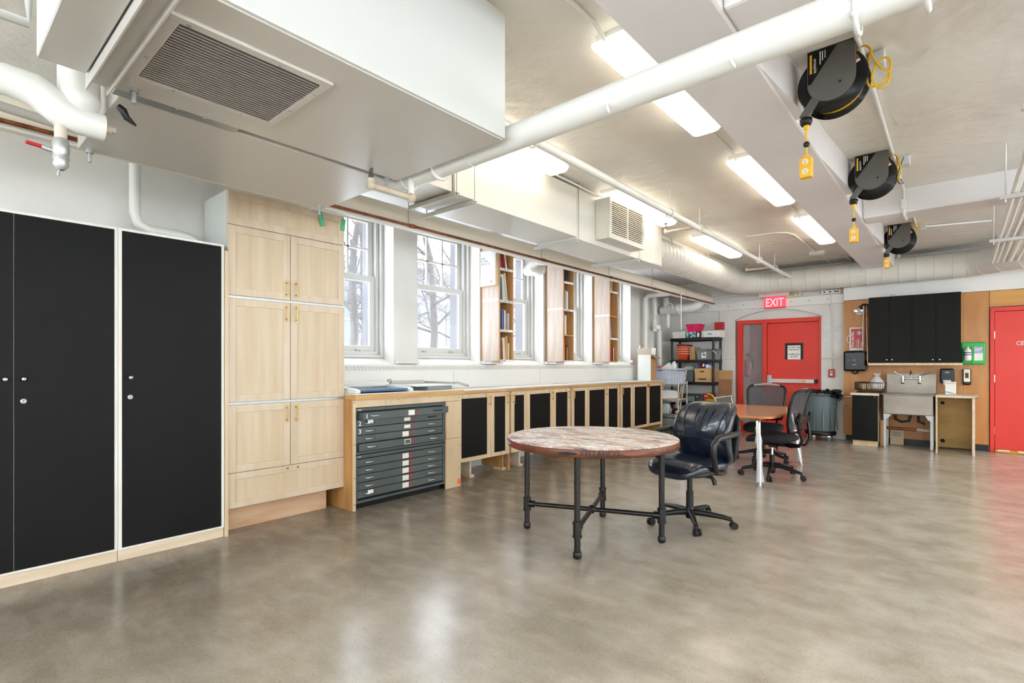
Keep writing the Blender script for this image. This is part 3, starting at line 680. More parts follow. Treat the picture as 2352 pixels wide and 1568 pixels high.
pc = thing('plan_chest', 'dark grey metal plan chest with ten numbered drawers', 'plan chest', (-4.45, 3.17, 0))
B(-4.76, -4.20, 2.66, 3.69, .001, .06).build('base', dark, pc)
for z0, z1 in ((.062, .497), (.505, .928)):
    MB().box(-4.76, -4.14, 2.636, 2.655, z0, z1).box(-4.76, -4.14, 3.69, 3.712, z0, z1).box(-4.76, -4.14, 2.655, 3.69, z1 - .03, z1).box(-4.76, -4.14, 2.655, 3.69, z0, z0 + .022).box(-4.76, -4.74, 2.655, 3.69, z0, z1).build('cabinet_case', planmet, pc, bevel=.002)
B(-4.74, -4.17, 2.655, 3.69, .09, .462).build('inside', dark, pc); B(-4.74, -4.17, 2.655, 3.69, .53, .895).build('inside', dark, pc)
MB().box(-4.14, -4.138, 2.66, 2.70, .905, .915).box(-4.14, -4.138, 2.655, 2.695, .478, .488).build('maker_plate', galv, pc)
def drawer(i):
    up = i < 5; k = i if up else i - 5
    z1 = (.890 if up else .458) - k * .0722; z0 = z1 - .0662
    X = {0: -4.055, 4: -4.115}.get(i, -4.148)
    d = B(X - .35 if i in (0, 4) else X - .02, X, 2.66, 3.685, z0, z1).build('drawer', planmet, pc, bevel=.002)
    for y in (2.745, 3.49):
        MB().tube([(X, y, z0 + .036), (X + .018, y + .004, z0 + .034), (X + .02, y + .05, z0 + .033), (X + .018, y + .096, z0 + .034), (X, y + .10, z0 + .036)], .0055, 8).build('drawer_pull', chrome if not (i < 2 and y > 3) else mat('green_pull', (30, 66, 60), .4), d)
    yl = 3.165 - (.0 if i not in (1, 2) else -.02)
    h = .05 if i not in (1, 2) else .034
    MB().box(X, X + .003, yl, yl + .075, z0 + .034 - h / 2, z0 + .034 + h / 2).build('label_holder', cream, d)
    B(X + .003, X + .0038, yl + .007, yl + .068, z0 + .034 - h / 2 + .007, z0 + .034 + h / 2 - .007).build('label_card', planmet if i == 4 else paper, d)
    text('1234567890'[i], .068, redink, d, (X + .002, yl + .085, z0 + .012), YR, UP, name='number', bold=.001)
    if i < 3: text('123'[i], .058, whiteink, d, (X + .002, 2.685 if i == 0 else 2.672, z0 + .014), YR, UP, name='number', bold=.001)
    if i in (1, 9): B(X + .022, X + .024, 2.755, 2.815, z0 + .03, z0 + .066).build('tag', paper, d)
for i in range(10): drawer(i)

# ------------------------------------------------------------------ long counter
lw = thing('worktop', 'long white-topped plywood worktop under the windows', 'worktop', (-4.5, 6.7, .99))
B(-4.78, -4.27, 3.967, 7.56, .995, 1.028).build('slab', edgeply, lw, bevel=.002); B(-4.78, -4.265, 7.562, 9.41, .995, 1.028).build('slab', edgeply, lw, bevel=.002)
B(-4.78, -4.272, 3.967, 9.41, 1.028, 1.032).build('laminate', MATS['laminate_white'], lw)
def bench(y0, y1, doors, lab):
    t = thing('bench_cabinet', lab, 'cabinet', (-4.5, (y0 + y1) / 2, 0), group='black-panel cabinets under the long worktop')
    B(-4.77, -4.315, y0, y1, .21, .993).build('carcass', pine, t)
    B(-4.34, -4.30, y1 - .02, y1 + .004, 0, .993).build('post', sideply if y1 < 9 else pine, t)
    for y in (y0 + .25, y1 - .06):
        if y > y0: B(-4.72, -4.36, y - .012, y + .012, .03, .209).build('foot_panel', palewood if y < y1 - .1 else sideply, t); B(-4.5, -4.35, y - .02, y + .05, 0, .03).build('foot', pine, t)
    for (a, pa, pb, b, hy) in doors:
        o = MB().box(-4.312, -4.29, a, pa, .21, .985).box(-4.312, -4.29, pb, b, .21, .985).box(-4.312, -4.29, pa, pb, .21, .255).box(-4.312, -4.29, pa, pb, .935, .985).build('cabinet_door', pine, t, bevel=.0015)
        B(-4.312, -4.296, pa, pb, .255, .935).build('panel', black, o)
        if hy:
            pull(o, -4.29, hy, .83, .96)
            C((-4.29, hy - .06, .962), (-4.282, hy - .06, .962), .011, n=10).build('lock', galv, o)
    return t
bench(4.06, 4.94, [(4.07, 4.10, 4.523, 4.586, 4.56), (4.590, 4.65, 4.853, 4.925, 4.89)], 'black-panel bench cabinet next to the plan chest surround')
bench(4.96, 6.29, [(4.965, 5.025, 5.222, 5.276, 4.995), (5.28, 5.342, 5.793, 5.862, 5.83), (5.866, 5.922, 6.208, 6.276, 6.24)], 'three-door black-panel bench cabinet second from the plan chest')
bench(6.31, 7.74, [(6.315, 6.38, 6.672, 6.730, 6.35), (6.734, 6.792, 7.248, 7.308, 7.28), (7.312, 7.368, 7.656, 7.714, 7.69)], 'three-door black-panel bench cabinet third from the plan chest')
t4 = bench(7.76, 9.38, [(7.765, 7.826, 8.112, 8.188, 7.80), (8.192, 8.253, 8.711, 8.768, None), (8.772, 8.823, 9.291, 9.36, 9.33)], 'black-panel bench cabinet with a round wooden knob at the far end')
MB().ball((-4.27, 8.75, .945), .03).build('knob', mat('round_knob', (164, 96, 50), .4), t4)

# things on the worktops
tm = thing('rotary_trimmer', 'blue and white rotary paper trimmer on the worktop over the plan chest', 'paper trimmer', (-4.42, 2.95, 1.057))
B(-4.62, -4.20, 2.70, 3.27, 1.068, 1.088).build('board', bluepaint, tm, bevel=.002)
for y in (2.66, 3.27): MB().prism([(-4.66, 1.057), (-4.17, 1.057), (-4.17, 1.085), (-4.22, 1.10), (-4.60, 1.125), (-4.66, 1.12)], 'xz', y, y + .05).build('end_rail', offwhite, tm, bevel=.004)
B(-4.60, -4.545, 2.66, 3.30, 1.10, 1.145).build('guide_bar', offwhite, tm, bevel=.008)
MB().lathe([(.02, 3.30), (.025, 3.31), (.025, 3.33), (0, 3.335)], (-4.57, 0, 1.15), 12, 'y').build('clamp_knob', galv, tm)
gt = thing('guillotine_trimmer', 'grey guillotine paper cutter with lever handle on the worktop', 'paper trimmer', (-4.45, 3.66, 1.057))
B(-4.72, -4.20, 3.40, 3.90, 1.098, 1.112).build('board', offwhite, gt, bevel=.002)
MB().box(-4.70, -4.22, 3.55, 3.89, 1.058, 1.097).build('base', greyplastic, gt, bevel=.003)
B(-4.72, -4.69, 3.38, 3.88, 1.112, 1.148).build('fence', mat('fence_grey', (188, 186, 176), .5), gt, bevel=.003)
MB().box(-4.70, -4.22, 3.905, 3.92, 1.105, 1.135).tube([(-4.25, 3.915, 1.125), (-4.18, 3.93, 1.13), (-4.10, 3.99, 1.10), (-4.08, 4.01, 1.095)], .012).build('blade_arm', galv, gt)
for i, (a, b, c, d, z, r, lb) in enumerate(((-4.45, 6.05, .44, 2.4, 1.034, .03, 'white mat board lying on the long worktop, nearer sheet'), (-4.47, 7.2, .5, 1.5, 1.041, -.05, 'white mat board lying on the long worktop, farther upper sheet'))):
    MB().obox((a, b, z + .002), (c, d, .005), rz=r).build('mat_board', paper, label=lb, cat='board', group='mat boards on the worktop')
B(-4.76, -4.29, 8.05, 9.38, 1.0325, 1.037).build('glass_sheet', mat('aqua_sheet', (200, 226, 226), .2), label='pale aqua cutting sheet on the far end of the worktop', cat='sheet')
cb = thing('tall_carton', 'tall open white-faced cardboard carton on the far end of the worktop', 'box', (-4.46, 9.06, 1.04))
MB().box(-4.59, -4.33, 8.95, 8.955, 1.0375, 1.51).build('front_face', paper, cb)
MB().box(-4.59, -4.33, 9.165, 9.17, 1.0375, 1.51).box(-4.335, -4.33, 8.955, 9.165, 1.0375, 1.51).box(-4.59, -4.585, 8.955, 9.165, 1.0375, 1.51).box(-4.59, -4.33, 8.955, 9.165, 1.0375, 1.043).build('box_body', cardb, cb)
MB().obox((-4.46, 8.93, 1.57), (.26, .004, .12), rx=.35).build('flap', mat('flap_tan', (214, 196, 180), .7), cb)
MB().obox((-4.28, 9.06, 1.475), (.13, .21, .004), ry=.6).build('flap', cardb, cb)
MB().obox((-4.35, 9.10, 1.57), (.09, .004, .14), rx=-.2).build('flap', paper, cb)
for i, x in enumerate((-4.57, -4.5)): MB().cyl((x, 9.0, 1.1), (x - .01 * i, 9.0, 1.69 - .04 * i), .014).build('paper_roll', paper, label='white paper roll standing in the tall carton, %s one' % ('left' if i == 0 else 'right'), cat='paper roll', group='rolls in the tall carton')

# ------------------------------------------------------------------ convector heater under the windows
ht = thing('convector_heater', 'long white convector heater with slotted top below the windows', 'heater', (-4.75, 5.85, 1.033))
MB().prism([(-4.80, 1.034), (-4.71, 1.034), (-4.71, 1.255), (-4.80, 1.255)], 'xz', 2.63, 9.10).build('cover', metalwhite, ht, bevel=.004)
MB().prism([(-4.80, 1.256), (-4.712, 1.256), (-4.745, 1.31), (-4.80, 1.325)], 'xz', 2.63, 9.10).build('top_housing', mat('heater_slot', (205, 203, 197), .5), ht)
g = MB(); y = 2.66
while y < 9.08:
    g.prism([(-4.709, 1.256), (-4.742, 1.314), (-4.745, 1.312), (-4.712, 1.254)], 'xz', y, y + .012); y += .044
g.prism([(-4.708, 1.254), (-4.708, 1.264), (-4.714, 1.264), (-4.714, 1.254)], 'xz', 2.63, 9.10).prism([(-4.738, 1.306), (-4.75, 1.325), (-4.80, 1.332), (-4.80, 1.326), (-4.752, 1.319), (-4.742, 1.304)], 'xz', 2.63, 9.10)
g.build('grille', metalwhite, ht)
for y in (4.36, 6.1, 7.8): B(-4.708, -4.7075, y, y + .004, 1.034, 1.25).build('joint', mat('joint_grey', (170, 168, 162), .6), ht)

# ------------------------------------------------------------------ bookcases on the piers
BC = [(4.906, 5.187), (6.320, 6.598), (7.668, 7.945)]
NAMES = ['with the framed poster', 'in the middle of the three', 'farthest from the poster']
BN = ['poster bookcase', 'middle bookcase', 'farthest bookcase']
CN = {'crimson': (176, 22, 40), 'red': (196, 52, 44), 'navy': (44, 62, 120), 'blue': (60, 110, 170), 'white': (232, 230, 224), 'cream': (216, 200, 164), 'grey': (150, 152, 152), 'black': (30, 30, 32), 'teal': (32, 84, 88), 'pink': (208, 66, 100), 'tan': (190, 150, 110), 'silver': (192, 196, 196), 'purple': (92, 50, 84), 'orange': (220, 110, 50)}
SH = [1.385, 1.772, 2.15, 2.56]
CONT = [  # per bookcase, shelves from the bottom up: (colour, thickness, height, lean)
 [[('teal', .02, .30, 0), ('red', .012, .16, 0), ('purple', .03, .24, .06), ('cream', .035, .29, .04), ('tan', .03, .31, 0), ('cream', .015, .22, 0)],
  [('pink', .012, .26, 0), ('navy', .022, .28, 0), ('blue', .02, .27, 0), ('crimson', .03, .27, 0), ('white', .014, .26, 0), ('grey', .03, .22, 0), ('cream', .014, .22, 0)],
  [('orange', .03, .20, 0), ('teal', .025, .30, .05), ('silver', .05, .34, .1), ('cream', .015, .36, .14)],
  [('pink', .012, .22, .2), ('black', .02, .26, .2), ('crimson', .04, .33, .2), ('white', .02, .32, .2)]],
 [[('silver', .03, .27, .03), ('orange', .02, .27, 0), ('black', .02, .24, 0), ('tan', .02, .20, 0)],
  [('red', .03, .26, 0), ('white', .02, .29, 0), ('cream', .03, .29, 0)],
  [('black', .04, .33, 0), ('grey', .022, .30, 0), ('silver', .03, .28, 0), ('white', .018, .27, 0)],
  [('white', .012, .30, .1), ('black', .05, .34, 0), ('teal', .03, .30, 0)]],
 [[('white', .03, .24, .03), ('crimson', .02, .24, 0), ('black', .05, .24, 0), ('cream', .02, .23, 0)],
  [('cream', .03, .33, .12), ('blue', .02, .26, .12), ('crimson', .02, .22, .12)],
  [('crimson', .02, .27, .05)],
  [('silver', .02, .27, 0), ('white', .03, .28, 0), ('cream', .03, .27, 0)]]]
LBL = [['421-600', 'GSA TO GS', '501-600 MODERN', '301-400 AUDIO'], ['P-Q', '', 'ON PHOTO', 'S-T'], ['', 'A-B', '', 'C-D']]
ORD = ['first', 'second', 'third', 'fourth', 'fifth', 'sixth', 'seventh', 'eighth']
for k, (a, b) in enumerate(BC):
    bk = thing('bookcase', 'narrow plywood bookcase on a window pier, the one ' + NAMES[k], 'bookcase', (-4.62, (a + b) / 2, 1.37), group='bookcases on the window piers')
    B(-4.735, -4.45, a, a + .02, 1.372, 2.14).build('side_panel', pinkply, bk, bevel=.001); B(-4.735, -4.45, a, a + .02, 2.17, 2.96).build('side_panel', pinkply, bk, bevel=.001)
    B(-4.735, -4.452, a - .001, a + .02, 2.14, 2.17).build('joint_strip', white, bk)
    B(-4.735, -4.45, b - .02, b, 1.372, 2.96).build('side_panel', shelfwood, bk, bevel=.001)
    B(-4.452, -4.444, a, a + .021, 1.372, 2.96).build('edge_strip', shelfwood, bk); B(-4.452, -4.444, b - .021, b, 1.372, 2.96).build('edge_strip', shelfwood, bk)
    B(-4.75, -4.736, a, b, 1.372, 2.96).build('back_panel', sideply, bk)
    for s, z in enumerate(SH):
        sh = B(-4.735, -4.45, a + .021, b - .021, z - .02, z).build('shelf', shelfwood, bk)
        if LBL[k][s]:
            B(-4.449, -4.442, a + .021, b - .018, z - .027, z + .004).build('label_strip', paper, sh)
            text(LBL[k][s], .026, blackink, sh, (-4.4412, a + .035, z - .020), YR, UP)
    for s, bks in enumerate(CONT[k]):
        y = a + .024
        for i, (cn, th, hh, le) in enumerate(bks):
            th = th * 1.38
            X1 = -4.462 - R.uniform(0, .03); dp = R.uniform(.19, .25)
            m = mat('book_' + cn, CN[cn], .5)
            sm_ = math.sin(le) * hh
            q = MB(); z = SH[s] + .001
            # leaning books: top shifted towards the near side
            y0 = y + (sm_ if i == 0 else 0)
            pts = [(y0, z), (y0 + th, z), (y0 + th - sm_, z + hh), (y0 - sm_, z + hh)]
            lb = '%s book, %s from left on the %s shelf of the %s' % (cn, ORD[i], ['bottom', 'lower middle', 'upper middle', 'top'][s], BN[k])
            bo_ = thing('book', lb, 'book', (X1 - dp / 2, y0 + th / 2, z), group='books on the pier bookcases')
            c_ = MB(); t_ = min(.003, th * .2)
            c_.prism([pts[0], (pts[0][0] + t_, z), (pts[3][0] + t_, z + hh), pts[3]], 'yz', X1 - dp, X1)
            c_.prism([(pts[1][0] - t_, z), pts[1], pts[2], (pts[2][0] - t_, z + hh)], 'yz', X1 - dp, X1)
            c_.prism([(pts[0][0] + t_, z), (pts[1][0] - t_, z), (pts[2][0] - t_, z + hh), (pts[3][0] + t_, z + hh)], 'yz', X1 - .003, X1)
            c_.build('cover', m, bo_)
            MB().prism([(pts[0][0] + t_, z + .003), (pts[1][0] - t_, z + .003), (pts[2][0] - t_, z + hh - .004), (pts[3][0] + t_, z + hh - .004)], 'yz', X1 - dp + .004, X1 - .003).build('pages', cream, bo_)
            y = y0 + th + .002
    # ledge box under each bookcase
    B(-4.735, -4.60, a + .02, b - .03, 1.333, 1.371).build('support_block', white, bk)
po = thing('framed_poster', 'framed white poster with grey lettering on the side of a bookcase', 'poster', (-4.6, 4.88, 2.34))
MB().box(-4.755, -4.745, 4.862, 4.905, 2.335, 2.795).box(-4.475, -4.462, 4.862, 4.905, 2.335, 2.795).box(-4.745, -4.475, 4.862, 4.905, 2.335, 2.345).box(-4.745, -4.475, 4.862, 4.905, 2.785, 2.795).build('frame', birch, po)
B(-4.745, -4.475, 4.868, 4.9, 2.345, 2.785).build('print', mat('poster_print', (226, 228, 230), .4, c2=(206, 210, 214), scale=6), po)
text('10.000\nPICTURES.\n100 PHOTOS', .036, mat('poster_ink', (120, 122, 128), .6), po, (-4.735, 4.8675, 2.685), XR, UP, space=1.05, sx=.8)
MB().box(-4.73, -4.60, 4.867, 4.868, 2.405, 2.408).box(-4.73, -4.66, 4.867, 4.868, 2.392, 2.394).build('small_print', MATS['poster_ink'], po)
MB().prism([(-4.58, 2.375), (-4.55, 2.395), (-4.535, 2.40), (-4.52, 2.392), (-4.54, 2.388), (-4.56, 2.378)], 'xz', 4.8665, 4.868).build('red_scribble', redink, po)
# lantern on the sill behind the second bookcase
ln = thing('candle_lantern', 'small dark lantern on the window sill beside the middle bookcase', 'lantern', (-4.90, 6.78, 1.37))
B(-4.98, -4.84, 6.70, 6.86, 1.385, 1.42).build('base', blackplastic, ln, bevel=.004)
MB().box(-4.97, -4.96, 6.71, 6.72, 1.42, 1.60).box(-4.86, -4.85, 6.71, 6.72, 1.42, 1.60).box(-4.97, -4.96, 6.84, 6.85, 1.42, 1.60).box(-4.86, -4.85, 6.84, 6.85, 1.42, 1.60).frust((-4.91, 6.78, 1.60), .14, .16, .05, .06, .05).build('cage', greyplastic, ln)
C((-4.91, 6.78, 1.42), (-4.91, 6.78, 1.55), .03).build('candle', mat('candle_pink', (206, 140, 130), .5), ln)
# ------------------------------------------------------------------ fluorescent fixtures
def fixture(x0, x1, y0, y1, label, lit=True):
    t = thing('ceiling_light', label, 'ceiling light', ((x0 + x1) / 2, (y0 + y1) / 2, 3.05), group='fluorescent ceiling lights')
    B(x0 + .02, x1 - .02, y0 + .02, y1 - .02, 3.10, 3.149).build('tray', white, t)
    xm = (x0 + x1) / 2; w = (x1 - x0) / 2
    prof = [(-w, 3.11), (-w, 3.085), (-w + .02, 3.062), (-w + .05, 3.052), (w - .05, 3.052), (w - .02, 3.062), (w, 3.085), (w, 3.11)]
    MB().prism([(xm + a, z) for a, z in prof], 'xz', y0 + .1, y1 - .1).build('diffuser', tube_mat if lit else white, t)
    for a, b in ((y0, y0 + .1), (y1 - .1, y1)):
        MB().prism([(xm + q, z) for q, z in prof], 'xz', a, b).build('end_cap', mat('cap_glow', (250, 246, 232), .4, emit=TUBE * .35), t, bevel=.012)
    return t
rA = [(2.48, 3.92), (4.68, 6.22), (7.03, 8.6)]
nm = ['nearest', 'middle', 'farthest']
for i, (a, b) in enumerate(rA): fixture(-1.56, -1.33, a, b, '%s fluorescent light in the row beside the main beam' % nm[i])
for i, (a, b) in enumerate([(2.4, 3.86), (4.72, 6.2), (7.17, 8.75)]): fixture(-2.88, -2.65, a, b, '%s fluorescent light in the row behind the square duct' % nm[i])
fixture(-1.56, -1.33, -2.2, -.75, 'fluorescent light of the beam row, behind the viewer')
for i, (a, b) in enumerate([(-2.2, -.75), (.2, 1.65), (3.4, 4.85), (7.6, 9.05)]):  # unseen fixtures added for general fill light
    for j, x in enumerate((1.5, 3.4)): fixture(x, x + .23, a, b, 'unseen fill fluorescent light beyond the right edge, row %s, %s from the rear' % ('one' if j == 0 else 'two', ORD[i]))
# conduits feeding row A
for (a, b), w_ in zip(((-.75, .2), (.2, 2.48), (3.92, 4.68), (6.22, 7.03)), ('behind the viewer', 'before the nearest light', 'between the nearest and middle lights', 'between the middle and farthest lights')):
    MB().tube([(-1.47, a, 3.11), (-1.47, a + .08, 3.135), (-1.47, b - .1, 3.135), (-1.47, b + .02, 3.09)], .012).build('conduit', pipew, label='thin white conduit of the beam-side lights, ' + w_, cat='conduit', group='conduits between the beam-side lights')

# ------------------------------------------------------------------ air handling unit, upper left
ac = thing('air_handler', 'large white ceiling air handler with a louvred return grille', 'air conditioner', (-2.6, .9, 2.45))
B(-2.62, -1.72, .455, 1.945, 2.45, 3.07).build('casing', acface, ac, bevel=.004)
B(-2.56, -1.72, .305, .452, 2.45, 3.07).build('casing', acface, ac, bevel=.004)
B(-2.60, -1.735, .53, 1.94, 2.444, 2.45).build('bottom_panel', acmat, ac); B(-2.555, -1.735, .308, .445, 2.444, 2.45).build('bottom_panel', acmat, ac)
B(-3.49, -2.66, .575, 1.96, 2.45, 2.95).build('casing', acmat, ac, bevel=.004)
B(-2.66, -2.622, 1.03, 1.95, 2.47, 2.48).build('seam', dark, ac)
B(-2.665, -2.56, .55, 1.03, 2.445, 2.452).build('rail_plate', galv, ac)
r0 = C((-2.61, .66, 2.445), (-2.61, .66, 2.44), .008, n=8).build('rivet', galv, ac); spread(r0, [(0, .11, 0), (0, .22, 0), (0, .31, 0)])
MB().box(-2.60, -1.70, .452, .525, 2.436, 2.442).box(-2.60, -1.70, .452, .458, 2.40, 2.4359).box(-2.60, -1.70, .519, .525, 2.40, 2.4359).build('channel_beam', acmat, ac)
for x, y in ((-2.55, .60), (-3.46, .62), (-3.44, 1.90), (-2.62, 1.88)): MB().cyl((x, y, 2.45), (x, y, 2.385), .008, n=8).cyl((x, y, 2.45), (x, y, 2.43), .018, n=8).build('hanger_bolt', galv, ac)
gf = MB().box(-2.434, -2.40, .54, 1.106, 2.432, 2.445).box(-1.93, -1.89, .54, 1.106, 2.432, 2.445).box(-2.40, -1.93, .54, .578, 2.432, 2.445).box(-2.40, -1.93, 1.075, 1.106, 2.432, 2.445).build('grille_frame', acmat, ac, bevel=.003)
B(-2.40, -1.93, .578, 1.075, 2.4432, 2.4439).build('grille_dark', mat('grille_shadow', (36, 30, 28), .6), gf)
s0 = MB().prism([(-2.397, 2.432), (-2.3915, 2.4345), (-2.394, 2.443), (-2.397, 2.443)], 'xz', .579, 1.074).build('slat', mat('slat_paint', (150, 143, 137), .4), gf)
spread(s0, [(.0186 * i, 0, 0) for i in range(1, 25)])
sc = C((-2.415, .70, 2.432), (-2.415, .70, 2.4295), .007, n=8).build('screw', galv, gf)
spread(sc, [(0, .26, 0), (.19, -.14, 0), (.19, .39, 0), (.5, -.1, 0), (.5, .2, 0), (.4, .39, 0)])

# ------------------------------------------------------------------ square supply duct and round spiral duct
du = thing('supply_duct', 'boxy white supply duct running from the air handler along the ceiling', 'duct', (-3.15, 4.0, 2.6))
B(-3.37, -2.93, 1.95, 2.70, 2.64, 3.04).build('collar', ductmat, du, bevel=.003)
B(-3.39, -2.91, 2.71, 2.92, 2.625, 3.095).build('section', ductmat, du, bevel=.003)
B(-3.39, -2.91, 2.925, 4.37, 2.605, 3.095).build('section', ductmat, du, bevel=.003); B(-3.39, -2.91, 4.375, 6.04, 2.585, 3.095).build('section', ductmat, du, bevel=.003)
def strap(y, z, x0=-3.48, x1=-2.86):
    MB().prism([(y - .025, z), (y + .025, z), (y + .025, z - .005), (y - .02, z - .005), (y - .02, z - .035), (y - .025, z - .035)], 'yz', x0, x1).build('strut', greypaint, du)
    for x in (x0 + .03, x1 - .015): MB().cyl((x, y + .008, z - .045), (x, y + .008, 3.15), .004, n=6).cyl((x, y + .008, z - .008), (x, y + .008, z - .02), .010, n=6).build('hanger_rod', galv, du)
strap(2.70, 2.624, -3.42, -2.87); strap(2.88, 2.60); strap(4.39, 2.582, -3.46, -2.89); strap(5.64, 2.582, -3.52, -2.86)
bx = thing('duct_grille', 'white side outlet box with louvred supply grille on the square duct', 'vent', (-2.8, 5.1, 2.63))
B(-2.908, -2.76, 4.72, 5.50, 2.635, 3.06).build('outlet_box', ductmat, bx, bevel=.003)
MB().box(-2.759, -2.735, 4.72, 4.765, 2.635, 3.06).box(-2.759, -2.735, 5.455, 5.50, 2.635, 3.06).box(-2.759, -2.735, 4.765, 5.455, 2.635, 2.68).box(-2.759, -2.735, 4.765, 5.455, 3.02, 3.06).box(-2.759, -2.735, 5.095, 5.12, 2.68, 3.02).build('grille_frame', ductmat, bx, bevel=.003)
B(-2.759, -2.757, 4.765, 5.455, 2.68, 3.02).build('grille_dark', mat('duct_shadow', (40, 34, 24), .6), bx)
l0 = MB().prism([(-2.754, 2.684), (-2.738, 2.682), (-2.738, 2.692), (-2.754, 2.692)], 'xz', 4.765, 5.455).build('louvre', mat('louvre_paint', (222, 214, 196), .4), bx)
spread(l0, [(0, 0, .021 * i) for i in range(1, 16)])

rd = thing('round_duct', 'big round white spiral duct turning along the back wall', 'duct', (-2, 10, 2.65))
zc, rr_, xl, yb = 2.855, .20, -3.15, 10.50
MB().prism([(-3.39, 2.585), (-2.91, 2.585), (-2.91, 3.095), (-3.39, 3.095)], 'xz', 6.05, 6.35).build('transition', ductmat, rd, bevel=.02)
path = [(xl, 6.33, zc), (xl, 7.5, zc), (xl, 8.7, zc), (xl, 9.9, zc)]
path += [(xl + .6 - .6 * math.cos(t), 9.9 + .6 * math.sin(t), zc) for t in [PI / 2 * i / 6 for i in range(1, 7)]]
path += [(-1.5, yb, zc), (-.2, yb, zc), (.10, yb, zc), (.20, yb - .03, zc), (.36, yb - .17, zc), (.60, yb - .40, zc), (.70, yb - .46, zc), (.85, yb - .48, zc), (4.0, yb - .48, zc)]
MB().tube(path, rr_, 28).build('duct_pipe', ductmat, rd)
def ring(p, d, r=rr_ + .003, w=.008):
    d = Vector(d).normalized(); a = d.orthogonal().normalized(); b = d.cross(a)
    return MB().tube([Vector(p) + a * r * math.cos(t) + b * r * math.sin(t) for t in [2 * PI * i / 28 for i in range(28)]], w / 2, 5, closed=True)
rg = ring((xl, 6.42, zc), (0, 1, 0)).build('spiral_rib', ductmat, rd); spread(rg, [(0, .125 * i, 0) for i in range(1, 28)])
rg2 = ring((-2.5, yb, zc), (1, 0, 0)).build('spiral_rib', ductmat, rd); spread(rg2, [(.22 * i, 0, 0) for i in range(1, 12)])
for i in range(1, 8):
    t = PI / 2 * i / 8; ring((xl + .6 - .6 * math.cos(t), 9.9 + .6 * math.sin(t), zc), (math.sin(t), math.cos(t), 0)).build('spiral_rib', ductmat, rd)
for p, d in (((.13, yb - .01, zc), (1, -.3, 0)), ((.30, yb - .115, zc), (1, -.9, 0)), ((.48, yb - .285, zc), (1, -.95, 0)), ((.68, yb - .45, zc), (1, -.45, 0))): ring(p, d).build('elbow_seam', ductmat, rd)
for x in (-.75,): MB().box(x - .02, x + .02, yb - .01, yb + .01, 3.05, 3.15).box(x - .06, x + .08, yb - .02, yb + .02, 3.12, 3.15).build('hanger_strap', ductmat, rd)
for y in (7.2, 8.6): C((xl, y, 3.05), (xl, y, 3.15), .012).build('hanger_strap', ductmat, rd)
MB().obox((-2.36, yb - .203, zc + .05), (.06, .002, .02), ry=-.4).build('orange_scrap', MATS['orange_paint'], rd)

# ------------------------------------------------------------------ pipes
YP = 2.05
P1 = thing('steam_pipe', 'fat white insulated pipe crossing the room under the main beam', 'pipe', (-.5, YP, 2.43))
MB().tube([(-2.70, YP, 2.49), (-2.1, YP, 2.495), (-1, YP, 2.505), (4.9, YP, 2.51)], .065, 22).build('pipe', pipew, P1)
for x in (-2.62, -2.33): MB().tube([(x, YP + .073 * math.cos(t), 2.493 + .073 * math.sin(t)) for t in [2 * PI * i / 16 for i in range(16)]], .011, 6, closed=True).cyl((x, YP, 2.56), (x, YP, 3.15), .006, n=6).build('clamp', white, P1)
for x in (-.257, -.075): MB().tube([(x, YP - .078, 2.66), (x, YP - .078, 2.50), (x, YP - .045, 2.435), (x, YP, 2.42), (x, YP + .045, 2.435), (x, YP + .078, 2.50), (x, YP + .078, 2.66), (x, YP, 2.76)], .009, 6, closed=True).ball((x, YP - .05, 2.46), .016).cyl((x, YP, 2.75), (x, YP, 3.15), .007, n=6).build('clevis_hanger', white, P1)
ring((-2.06, YP, 2.4955), (1, 0, 0), .0665, .004).build('joint_band', white, P1)
for x in (-1.17, -.645): MB().tube([(x, YP - .055, 2.465), (x + .005, YP - .065, 2.44), (x + .014, YP - .07, 2.425), (x + .022, YP - .07, 2.41)], [.005, .008, .007, .002], 5).build('paint_flake', white, P1)
oldpipe = mat('old_pipe', (206, 196, 180), .5, c2=(188, 174, 150), scale=9)
def head(parent, x, y, z, m=None):
    m = m or mat('sprinkler_bronze', (124, 98, 70), .4, .6)
    MB().cyl((x, y, z), (x, y, z + .025), .014, n=10).cyl((x, y, z + .025), (x, y, z + .07), .004, n=6).tube([(x - .012, y, z + .025), (x - .016, y, z + .045), (x - .01, y, z + .068)], .003, 5).tube([(x + .012, y, z + .025), (x + .016, y, z + .045), (x + .01, y, z + .068)], .003, 5).cyl((x, y, z + .068), (x, y, z + .073), .022, n=14).build('sprinkler_head', m, parent)
sp1 = thing('sprinkler_drop', 'sprinkler head on a pale elbowed pipe beneath the air handler', 'sprinkler', (-2.55, 1.9, 2.3))
MB().cyl((-2.55, 2.01, 2.46), (-2.55, 2.01, 2.36), .02).build('riser', pipew, sp1)
MB().ball((-2.55, 2.01, 2.345), .031).tube([(-2.55, 2.01, 2.345), (-2.55, 1.95, 2.345), (-2.55, 1.74, 2.347)], .019, 12).ball((-2.55, 1.725, 2.347), .028).cyl((-2.55, 1.725, 2.347), (-2.55, 1.725, 2.385), .022).build('pipe', oldpipe, sp1)
head(sp1, -2.55, 1.725, 2.384, mat('sprinkler_iron', (92, 84, 78), .4, .5))
sm = thing('sprinkler_pipe', 'white sprinkler main running toward the back wall left of the lights', 'pipe', (-2.3, 6.4, 2.87))
MB().cyl((-2.3, 1.97, 2.925), (-2.3, 5.85, 2.91), .034, n=16).cyl((-2.3, 5.85, 2.91), (-2.3, 10.27, 2.895), .03, n=16).build('main', pipew, sm)
